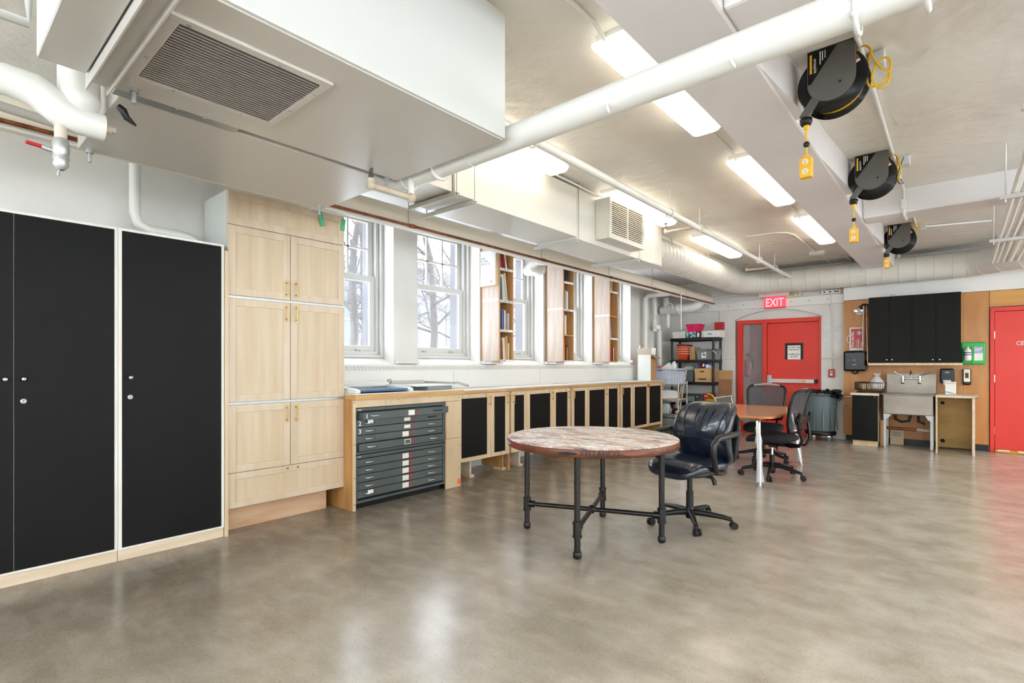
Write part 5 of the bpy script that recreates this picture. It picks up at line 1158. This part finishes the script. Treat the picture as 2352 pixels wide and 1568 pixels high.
for tx, ty, fx, fy in ((-1.74, 6.30, -1.645, 6.03), (-1.74, 7.78, -1.60, 7.74), (-2.52, 7.80, -2.50, 7.72), (-2.56, 6.42, -2.64, 6.25)):
    lg = MB().cyl((tx, ty, .717), (fx, fy, .012), .030, .017, n=12).build('leg', chrome, t2)
    wpt = []
    for i in range(9): u = .14 + .82 * i / 8; wpt.append((tx + (fx - tx) * u + R.uniform(-.006, .006), ty + (fy - ty) * u + R.uniform(-.006, .006), .717 + (.012 - .717) * u))
    MB().tube(wpt, [.033 + R.uniform(-.008, .009) for _ in wpt], 9, smooth=False).build('wrap', wrap, lg)
    MB().cyl((fx, fy, .0), (fx, fy, .02), .02, n=10).build('foot', galv, lg)

# ------------------------------------------------------------------ bin
tc_ = thing('trash_can', 'big grey round trash can on a wheeled dolly by the plywood', 'trash can', (-1.865, 10.50, 0))
MB().lathe([(0, .17), (.215, .17), (.22, .18), (.262, .76), (.262, .80), (.28, .80), (.28, .845), (.268, .85), (.262, .84), (.25, .84), (.20, .20), (0, .20)], (-1.865, 10.50, 0), 36).build('body', bingrey, tc_)
MB().lathe([(0, .10), (.23, .10), (.24, .12), (.24, .165), (.225, .168), (0, .168)], (-1.865, 10.50, 0), 30).build('dolly', blackplastic, tc_)
for a in (250, 322, 34, 106, 178):
    t = math.radians(a); x, y = -1.865 + .19 * math.cos(t), 10.50 + .19 * math.sin(t)
    MB().cyl((x - .013, y, .04), (x + .013, y, .04), .04, n=14).build('caster_wheel', greyplastic, tc_); MB().box(x - .02, x + .02, y - .015, y + .015, .06, .10).build('caster_fork', chrome, tc_)
for a in (205, 25):
    t = math.radians(a); d = Vector((math.cos(t), math.sin(t), 0)); e = Vector((-d.y, d.x, 0)); o = Vector((-1.865, 10.50, 0))
    MB().tube([o + d * .262 + e * -.09 + Vector((0, 0, .70)), o + d * .31 + e * -.07 + Vector((0, 0, .74)), o + d * .315 + e * .07 + Vector((0, 0, .74)), o + d * .262 + e * .09 + Vector((0, 0, .70))], .018, 8).build('handle', bingrey, tc_)
for a in range(6):
    t = math.radians(200 + a * 30); MB().obox((-1.865 + .252 * math.cos(t), 10.50 + .252 * math.sin(t), .45), (.012, .02, .5), rz=t, ry=-.06).build('rib', bingrey, tc_)
bgm = MB()
for i in range(28):
    t = 2 * PI * i / 28; bgm.ball((-1.865 + .275 * math.cos(t), 10.50 + .275 * math.sin(t), .85 + R.uniform(-.01, .02)), .03 + R.uniform(0, .012), 8, (1, 1, .7))
for i in range(7): bgm.ball((-1.865 + .25 + R.uniform(-.03, .07), 10.34 + R.uniform(-.06, .06), .82 + R.uniform(-.06, .06)), .04, 8, (1.2, 1, .8))
bgm.build('bin_liner', blackgloss, tc_)
# ------------------------------------------------------------------ black plastic shelving in the corner
bs = thing('shelving_unit', 'black plastic shelving unit in the corner beside the exit door', 'shelf', (-4.11, 10.56, 0))
for z in (.06, .52, .94, 1.385, 1.83):
    sh = B(-4.55, -3.67, 10.34, 10.78, z, z + .035).build('shelf', blackplastic, bs, bevel=.006)
    MB().box(-4.56, -3.66, 10.33, 10.345, z - .02, z + .04).box(-4.56, -3.66, 10.775, 10.79, z - .02, z + .04).box(-4.56, -4.545, 10.345, 10.775, z - .02, z + .04).box(-3.675, -3.66, 10.345, 10.775, z - .02, z + .04).build('rim', blackplastic, sh, bevel=.004)
for x in (-4.535, -3.685):
    for y in (10.36, 10.76): C((x, y, 0), (x, y, 1.85), .024, n=12).build('post', blackplastic, bs)
def bin_(name, c, w, d, h, m, label, cat, taper=.86, lip=True):
    t = thing(name, label, cat, c)
    MB().tray(c, w * taper, d * taper, w, d, h).build('tub', m, t)
    if lip: MB().tube([(c[0] - w / 2, c[1] - d / 2, c[2] + h), (c[0] + w / 2, c[1] - d / 2, c[2] + h), (c[0] + w / 2, c[1] + d / 2, c[2] + h), (c[0] - w / 2, c[1] + d / 2, c[2] + h)], .007, 6, closed=True).build('lip', m, t)
    return t
zt = 1.872
bin_('storage_bin', (-4.39, 10.50, zt), .28, .30, .13, white, 'plain white bin at the left end of the top black shelf', 'bin', .9)
tb_ = bin_('patterned_basket', (-4.14, 10.47, zt), .185, .24, .115, mat('teal_pattern', (54, 92, 100), .5, c2=(196, 214, 218), scale=16, contrast=(.48, .52)), 'teal swirl-patterned basket under the pink basket', 'basket', .85)
MB().frust((-4.14, 10.47, zt + .104), .155, .21, .165, .22, .016).build('paper_stack', paper, label='paper filling the teal patterned basket', cat='paper')
pk = bin_('pink_basket', (-4.09, 10.47, zt + .122), .29, .26, .145, mat('hot_pink', (228, 14, 92), .4), 'hot pink plastic basket stacked on the top shelf', 'basket', .74)
MB().box(-4.16, -4.10, 10.349, 10.352, zt + .21, zt + .232).build('slot', mat('deep_pink', (150, 8, 60), .5), pk)
bd = thing('ring_binder', 'dark ring binder with white spine label on the top shelf', 'binder', (-3.985, 10.5, zt))
MB().box(-4.03, -4.025, 10.38, 10.62, zt, zt + .115).box(-3.945, -3.94, 10.38, 10.62, zt, zt + .115).box(-4.025, -3.945, 10.38, 10.385, zt, zt + .115).build('cover', mat('binder_brown', (52, 44, 40), .5), bd)
B(-4.015, -3.975, 10.377, 10.38, zt + .015, zt + .10).build('spine_label', paper, bd)
B(-3.935, -3.90, 10.40, 10.62, zt, zt + .135).build('cream_folder', cream, label='cream folder standing beside the ring binder', cat='folder')
wb2 = bin_('storage_bin', (-3.725, 10.53, zt), .33, .34, .125, white, 'white bin with green tape at the right end of the top shelf', 'bin', .92)
B(-3.80, -3.72, 10.365, 10.368, zt + .05, zt + .10).build('green_label', greentape, wb2)
z2 = 1.422
om = mat('orange_plastic', (226, 78, 34), .4)
for i in range(5):
    o = thing('orange_basket', 'orange plastic basket with cream handle rim, %s of the stack' % ['bottom', 'second from bottom', 'middle', 'second from top', 'top'][i], 'basket', (-4.32, 10.48, z2 + .045 * i), group='stack of orange baskets')
    zz = z2 + .046 * i
    MB().tray((-4.32, 10.48, zz), .14, .16, .24, .26, .13, .004).build('tub', om if i < 4 else mat('dark_orange', (150, 36, 22), .4), o)
    MB().tube([(-4.44, 10.35, zz + .125), (-4.32, 10.345, zz + .135), (-4.20, 10.35, zz + .125), (-4.20, 10.61, zz + .13), (-4.44, 10.61, zz + .13)], .0075, 6, closed=True).build('rim', mat('basket_cream', (236, 214, 200), .4) if i < 4 else MATS['dark_orange'], o)
B(-4.18, -4.07, 10.40, 10.70, z2, z2 + .26).build('cardboard_box', cardb, label='plain cardboard box behind the stacked orange baskets', cat='box', bevel=.003)
gt_ = thing('storage_tote', 'grey storage tote with lid and product label on the black shelf', 'tote', (-3.84, 10.52, z2))
MB().frust((-3.85, 10.56, z2), .36, .27, .41, .31, .19).build('tub', greyplastic, gt_, bevel=.012)
B(-4.07, -3.63, 10.39, 10.73, z2 + .19, z2 + .222).build('lid', mat('tote_lid', (116, 124, 122), .45), gt_, bevel=.01)
B(-3.96, -3.83, 10.375, 10.39, z2 + .17, z2 + .20).build('clasp', MATS['tote_lid'], gt_, bevel=.004)
MB().obox((-3.89, 10.402, z2 + .10), (.095, .003, .13), rx=-.12).build('product_label', paper, gt_); MB().obox((-3.885, 10.398, z2 + .105), (.045, .003, .03), rx=-.12, ry=.3).build('label_print', mat('navy_print', (50, 62, 130), .5), gt_); MB().obox((-3.90, 10.392, z2 + .15), (.05, .003, .015), rx=-.12).build('label_print', redink, gt_)
MB().tube([(-3.69, 10.33, z2 + .17), (-3.66, 10.325, z2 + .18), (-3.64, 10.325, z2 + .14), (-3.62, 10.325, z2 + .12)], .010, 6).build('tied_string', cream, label='cream knotted string tied to the black shelf post', cat='string')
z3 = .977
fb = thing('file_box', 'tan cardboard file box with lid and oval hand hole', 'box', (-3.9, 10.5, z3))
B(-4.06, -3.735, 10.37, 10.74, z3, z3 + .19).build('carton', mat('file_tan', (206, 166, 112), .7), fb, bevel=.003)
B(-4.068, -3.727, 10.362, 10.748, z3 + .19, z3 + .275).build('lid', MATS['file_tan'], fb, bevel=.003)
B(-3.955, -3.87, 10.359, 10.362, z3 + .20, z3 + .222).build('hand_hole', dark, fb); B(-3.985, -3.83, 10.3675, 10.37, z3 + .045, z3 + .075).build('hand_hole', mat('hole_brown', (92, 60, 46), .7), fb, bevel=.001)
MB().box(-4.055, -3.74, 10.3685, 10.37, z3 + .058, z3 + .062).build('print_band', blackink, fb)
for i, (x, cn, hh) in enumerate(((-4.02, 'blue', .09), (-3.965, 'crimson', .10), (-3.92, 'crimson', .13))):
    MB().pillow(.05, .22, hh, .5, 8, None, Matrix.Translation((x, 10.52, z3 + .278 + hh / 2))).build('folded_cloth', mat('book_' + cn, CN[cn], .6), label='%s folded cloth on the file box, %s from the left' % (cn, ORD[i]), cat='cloth', group='cloths on the file box')
MB().obox((-3.84, 10.48, z3 + .325), (.14, .2, .07), ry=.25).build('printed_packet', mat('packet_print', (60, 90, 170), .5, c2=(236, 236, 238), scale=14, contrast=(.48, .54)), label='blue and white printed packet on the file box', cat='packet', bevel=.006)
gb = bin_('grey_bin', (-4.24, 10.52, z3), .30, .36, .24, mat('clear_grey', (96, 106, 108), .35), 'dark grey bin on the middle black shelf', 'bin', .9)
MB().pillow(.26, .30, .14, .7, 10, None, Matrix.Translation((-4.24, 10.52, z3 + .27))).build('plastic_bundle', mat('bundle_green', (170, 178, 162), .3), label='crumpled clear plastic bundle in the grey bin', cat='bag')
z4 = .557
tcs = thing('tool_case', 'flat black plastic tool case lying on the lower shelf', 'case', (-4.12, 10.5, z4))
B(-4.38, -3.90, 10.36, 10.72, z4, z4 + .17).build('case_body', mat('case_grey', (58, 62, 62), .4), tcs, bevel=.012)
MB().box(-4.25, -4.22, 10.352, 10.36, z4 + .06, z4 + .12).box(-4.02, -3.99, 10.352, 10.36, z4 + .11, z4 + .14).build('latch', galv, tcs); B(-4.20, -4.06, 10.352, 10.36, z4 + .03, z4 + .13).build('case_panel', greyplastic, tcs, bevel=.004)
rcs = thing('red_case', 'red tool case behind the black tool case', 'case', (-3.82, 10.5, z4))
B(-3.895, -3.76, 10.37, 10.74, z4, z4 + .20).build('case_body', mat('case_red', (196, 62, 38), .4), rcs, bevel=.02)
MB().tube([(-3.86, 10.365, z4 + .13), (-3.85, 10.345, z4 + .15), (-3.81, 10.345, z4 + .15), (-3.80, 10.365, z4 + .13)], .008, 6).build('handle', whiteink, rcs)
ypl = thing('yellow_crate', 'yellow plastic crate with curved rim at the end of the lower shelf', 'crate', (-3.70, 10.2, .0))
MB().tube([(-3.74, 10.20, .76), (-3.66, 10.20, .74), (-3.60, 10.20, .66), (-3.57, 10.20, .5), (-3.56, 10.20, .3), (-3.56, 10.20, .02)], .016, 8).build('rim', yellow, ypl)
B(-3.78, -3.585, 10.21, 10.30, .02, .66).build('panel', mat('yellow_panel', (214, 168, 40), .4, c2=(190, 140, 30), scale=8), ypl, bevel=.01)
# leaning panels to the right of the shelf
def lean(name, x, y, z, w, h, th, rx, ry, m, label):
    return MB().obox((x, y + math.sin(rx) * -h / 2, z + h / 2 * math.cos(rx)), (w, th, h), rx=rx, ry=ry).build(name, m, label=label, cat='board', group='boards leaning by the black shelf')
lean('cardboard_sheet', -3.50, 10.40, .02, .26, 1.20, .012, -.10, 0, cardb, 'tallest brown cardboard sheet leaning beside the black shelf')
lean('cardboard_sheet', -3.47, 10.30, .02, .24, 1.03, .012, -.12, 0, mat('dark_card', (150, 108, 74), .8, c2=(132, 92, 62), scale=3), 'shorter dark cardboard sheet leaning in front of the tallest one')
gl = thing('stained_board', 'small stained board with green paint leaning on the cardboard', 'board', (-3.42, 10.2, .02))
MB().obox((-3.42, 10.20, .37), (.25, .012, .72), rx=-.14, ry=.06).build('board', mat('stained', (160, 130, 88), .7, c2=(120, 96, 70), scale=7), gl)
MB().obox((-3.42, 10.237, .62), (.13, .004, .06), rx=-.14, ry=.06).build('green_paint', mat('green_paint', (130, 180, 90), .6), gl)
lean('brown_panel', -3.43, 10.12, .02, .26, .55, .014, -.12, 0, mat('brown_panel', (122, 72, 52), .6, c2=(98, 58, 44), scale=5), 'glossy brown panel leaning low beside the black shelf')
fs = thing('window_screen', 'aluminium framed window screen leaning beside the exit door', 'screen', (-3.25, 9.9, 0))
sc_ = MB().box(-.15, -.135, -.008, .008, 0, .72).box(.135, .15, -.008, .008, 0, .72).box(-.135, .135, -.008, .008, 0, .015).box(-.135, .135, -.008, .008, .705, .72)
Ms = Matrix.Translation((-3.25, 9.95, .025)) @ Matrix.Rotation(.2, 4, 'Z') @ Matrix.Rotation(-.14, 4, 'X') @ Matrix.Rotation(-.16, 4, 'Y')
sc_.rot(Ms).build('frame', galv, fs); B(-.135, .135, -.001, .001, .015, .705).rot(Ms).build('screen_mesh', mat('screen_grey', (120, 112, 104), .7, alpha=.75), fs)
for i, (x, y, w, h, rz_, ry_) in enumerate(((-4.25, 10.17, .05, 1.28, .3, .16), (-4.31, 10.14, .035, 1.1, .2, .20), (-4.37, 10.18, .06, 1.02, .4, .14))):
    MB().obox((x, y, h / 2 + .012), (.03, w, h), rz=rz_, ry=ry_).build('timber_offcut', pine if i else birch, label='timber offcut leaning behind the wire cart, %s' % ['tallest piece', 'middle piece', 'shortest piece'][i], cat='board', group='timber offcuts behind the wire cart')

# wire cart with crate
wcart = thing('wire_cart', 'chrome wire shelf cart at the far end of the worktop', 'cart', (-4.34, 9.8, 0))
wx0, wx1, wy0, wy1 = -4.60, -4.08, 9.60, 10.02
for x in (wx0, wx1):
    for y in (wy0, wy1):
        MB().cyl((x, y, .08), (x, y, 1.0), .0125, n=12).build('post', chrome, wcart); MB().cyl((x - .01, y, .035), (x + .01, y, .035), .035, n=12).cyl((x, y, .05), (x, y, .09), .014, n=8).build('caster', rubber, wcart)
for z in (.13, .36, .645, .945):
    w = MB()
    for zz in (z, z - .03): w.tube([(wx0, wy0, zz), (wx1, wy0, zz), (wx1, wy1, zz), (wx0, wy1, zz)], .004, 6, closed=True)
    for i in range(1, 18): x = wx0 + (wx1 - wx0) * i / 18; w.cyl((x, wy0, z), (x, wy1, z), .002, n=5, cap=False)
    for sd_ in (wy0, wy1):
        w.tube([(wx0 + (wx1 - wx0) * i / 16, sd_, z - (.03 if i % 2 else 0)) for i in range(17)], .002, 5)
    w.build('wire_shelf', chrome, wcart)
cr_ = thing('plastic_crate', 'clear lattice-sided plastic crate of supplies on the wire cart', 'crate', (-4.33, 9.8, .95))
mc = mat('crate_plastic', (214, 224, 240), .3, alpha=.8)
MB().tube([(-4.58, 9.58, 1.24), (-4.06, 9.58, 1.24), (-4.06, 10.02, 1.24), (-4.58, 10.02, 1.24)], .014, 6, closed=True).build('rim', mc, cr_)
lat = MB()
for z in (.952, 1.05, 1.15): lat.box(-4.55, -4.09, 9.595, 9.60, z, z + .02).box(-4.095, -4.09, 9.60, 10.0, z, z + .02)
for i in range(8): x = -4.55 + .065 * i; lat.box(x, x + .012, 9.594, 9.601, .952, 1.23)
for i in range(6): y = 9.62 + .07 * i; lat.box(-4.096, -4.089, y, y + .012, .952, 1.23)
lat.build('lattice', mc, cr_); B(-4.55, -4.09, 9.60, 10.0, .952, .958).build('base', mc, cr_)
B(-4.54, -4.11, 9.62, 9.98, .96, 1.20).build('paper_bundle', mat('bundle_blue', (196, 208, 224), .6, c2=(226, 228, 232), scale=8), label='pale bundle of papers inside the plastic crate', cat='paper')
def bottle(x, y, z, r, h, m, label):
    t = thing('bottle', label, 'bottle', (x, y, z), group='bottles in the plastic crate')
    MB().lathe([(0, 0), (r, .003), (r, h * .65), (r * .9, h * .75), (r * .45, h * .82), (r * .4, h * .86)], (x, y, z), 16).build('body', m, t); MB().cyl((x, y, z + h * .86), (x, y, z + h), r * .5, n=12).build('cap', white, t)
bottle(-4.22, 9.75, 1.202, .045, .19, white, 'white capped bottle standing in the plastic crate, taller one')
bottle(-4.30, 9.85, 1.202, .035, .17, offwhite, 'slim off-white bottle in the plastic crate behind the taller one')
bottle(-4.50, 9.70, 1.202, .035, .12, mat('bottle_pink', (206, 60, 80), .4), 'small pink-labelled bottle at the left of the plastic crate')
MB().cyl((-4.47, 9.70, 1.205), (-4.50, 9.71, 1.36), .006).build('yellow_brush', yellow, label='thin yellow brush leaning in the plastic crate', cat='brush')
MB().obox((-4.36, 9.74, 1.26), (.20, .01, .14), ry=-.6, rx=.2).build('white_card', paper, label='folded white card poking out of the plastic crate', cat='paper')
for i, (c, s, rz_) in enumerate((((-4.42, 9.76, .72), (.20, .012, .19), .5), ((-4.34, 9.80, .72), (.18, .012, .2), .5), ((-4.27, 9.84, .715), (.16, .012, .2), .5))):
    MB().obox(c, s, rz=rz_, ry=.25, rx=-.2).build('plastic_sheet', offwhite, label='pale plastic panel on the middle cart shelf, %s' % ['front', 'middle', 'rear'][i], cat='panel', group='panels on the wire cart')
B(-4.58, -4.10, 9.62, 9.99, .648, .665).build('ply_liner', birch, label='plywood liner on the middle wire shelf of the cart', cat='board')
jg = thing('plastic_jug', 'translucent plastic jug with teal cap on the cart', 'jug', (-4.40, 9.75, .365))
MB().frust((-4.40, 9.76, .366), .24, .22, .10, .12, .20).build('jug_body', mat('jug_plastic', (206, 214, 212), .3), jg, bevel=.02); C((-4.44, 9.76, .566), (-4.44, 9.76, .60), .04).build('cap', mat('teal_cap', (70, 150, 130), .4), jg)
MB().lathe([(.0, 0), (.08, .01), (.085, .06), (.06, .11), (.0, .12)], (-4.17, 9.72, .366), 16).build('tape_roll', rubber, label='black roll of tape on the cart beside the jug', cat='tape')
B(-4.57, -4.12, 9.63, 9.98, .135, .28).build('grey_tray', greyplastic, label='grey stacked trays on the bottom shelf of the cart', cat='tray', bevel=.01)

# ------------------------------------------------------------------ outdoors beyond the windows
gr_ = B(-60, -5.32, -25, 45, .2, .9).build('ground', snow, kind=S)
fbld = thing('far_building', 'pale building across the snowy yard', 'building', (-26, 12, .9))
B(-32, -26, -6, 40, .9, 7.5).build('facade', farwall, fbld)
for i in range(9):
    w0 = B(-25.99, -25.95, -3 + 4.4 * i, -.8 + 4.4 * i, 2.6, 5.2).build('window', farglass, fbld)
    MB().box(-25.95, -25.92, -1.95 + 4.4 * i, -1.85 + 4.4 * i, 2.6, 5.2).box(-25.95, -25.92, -3 + 4.4 * i, -.8 + 4.4 * i, 3.85, 3.95).build('mullion', white, w0)
B(-25.95, -25.7, -6, 40, 1.5, 1.75).build('band', stone, fbld)
def tree(x, y, h, seed, label):
    rr2 = random.Random(seed); t = thing('bare_tree', label, 'tree', (x, y, .9), group='bare trees outside the windows')
    tr_ = MB(); brn = MB()
    def grow(p, d, r, l, lev, mb):
        pts = [p]; q = p.copy(); dd = d.copy(); n = 4
        for i in range(n):
            dd = (dd + Vector((rr2.uniform(-.16, .16), rr2.uniform(-.16, .16), rr2.uniform(-.05, .1)))).normalized(); q = q + dd * l / n; pts.append(q.copy())
        mb.tube(pts, [r * (1 - .5 * i / n) for i in range(n + 1)], 6 if lev < 2 else 4, cap=False)
        if lev >= 4: return
        for i in range(1, n + 1):
            for _ in range(2 if lev < 3 else 1):
                a = rr2.uniform(0, 2 * PI); s = Vector((math.cos(a), math.sin(a), rr2.uniform(-.1, .7)))
                grow(pts[i], (dd * .45 + s).normalized(), max(.0035, r * (1 - .5 * i / n) * rr2.uniform(.3, .5)), l * rr2.uniform(.42, .62), lev + 1, brn)
    base = Vector((x, y, .9))
    pts = [base, base + Vector((.05, .05, h * .25)), base + Vector((rr2.uniform(-.1, .1), rr2.uniform(-.1, .1), h * .5))]
    tr_.tube(pts, [.12, .10, .085], 10, cap=False)
    for _ in range(5):
        a = rr2.uniform(0, 2 * PI); grow(pts[2] - Vector((0, 0, rr2.uniform(0, h * .3))), Vector((math.cos(a), math.sin(a), rr2.uniform(.2, 1.0))).normalized(), .04, h * .45, 1, brn)
    grow(pts[2], Vector((0, 0, 1)), .09, h * .5, 1, brn)
    tr_.build('trunk', bark, t); brn.build('branches', bark, t)
for i, (x, y, h) in enumerate(((-11, 6.9, 5), (-13, 8.5, 6), (-11, 9.4, 5.4), (-13.5, 12.6, 6), (-11.5, 15.2, 5), (-16, 18, 6))): tree(x, y, h, 11 + i, 'bare tree in the snowy yard, %s from the left through the windows' % ORD[i])
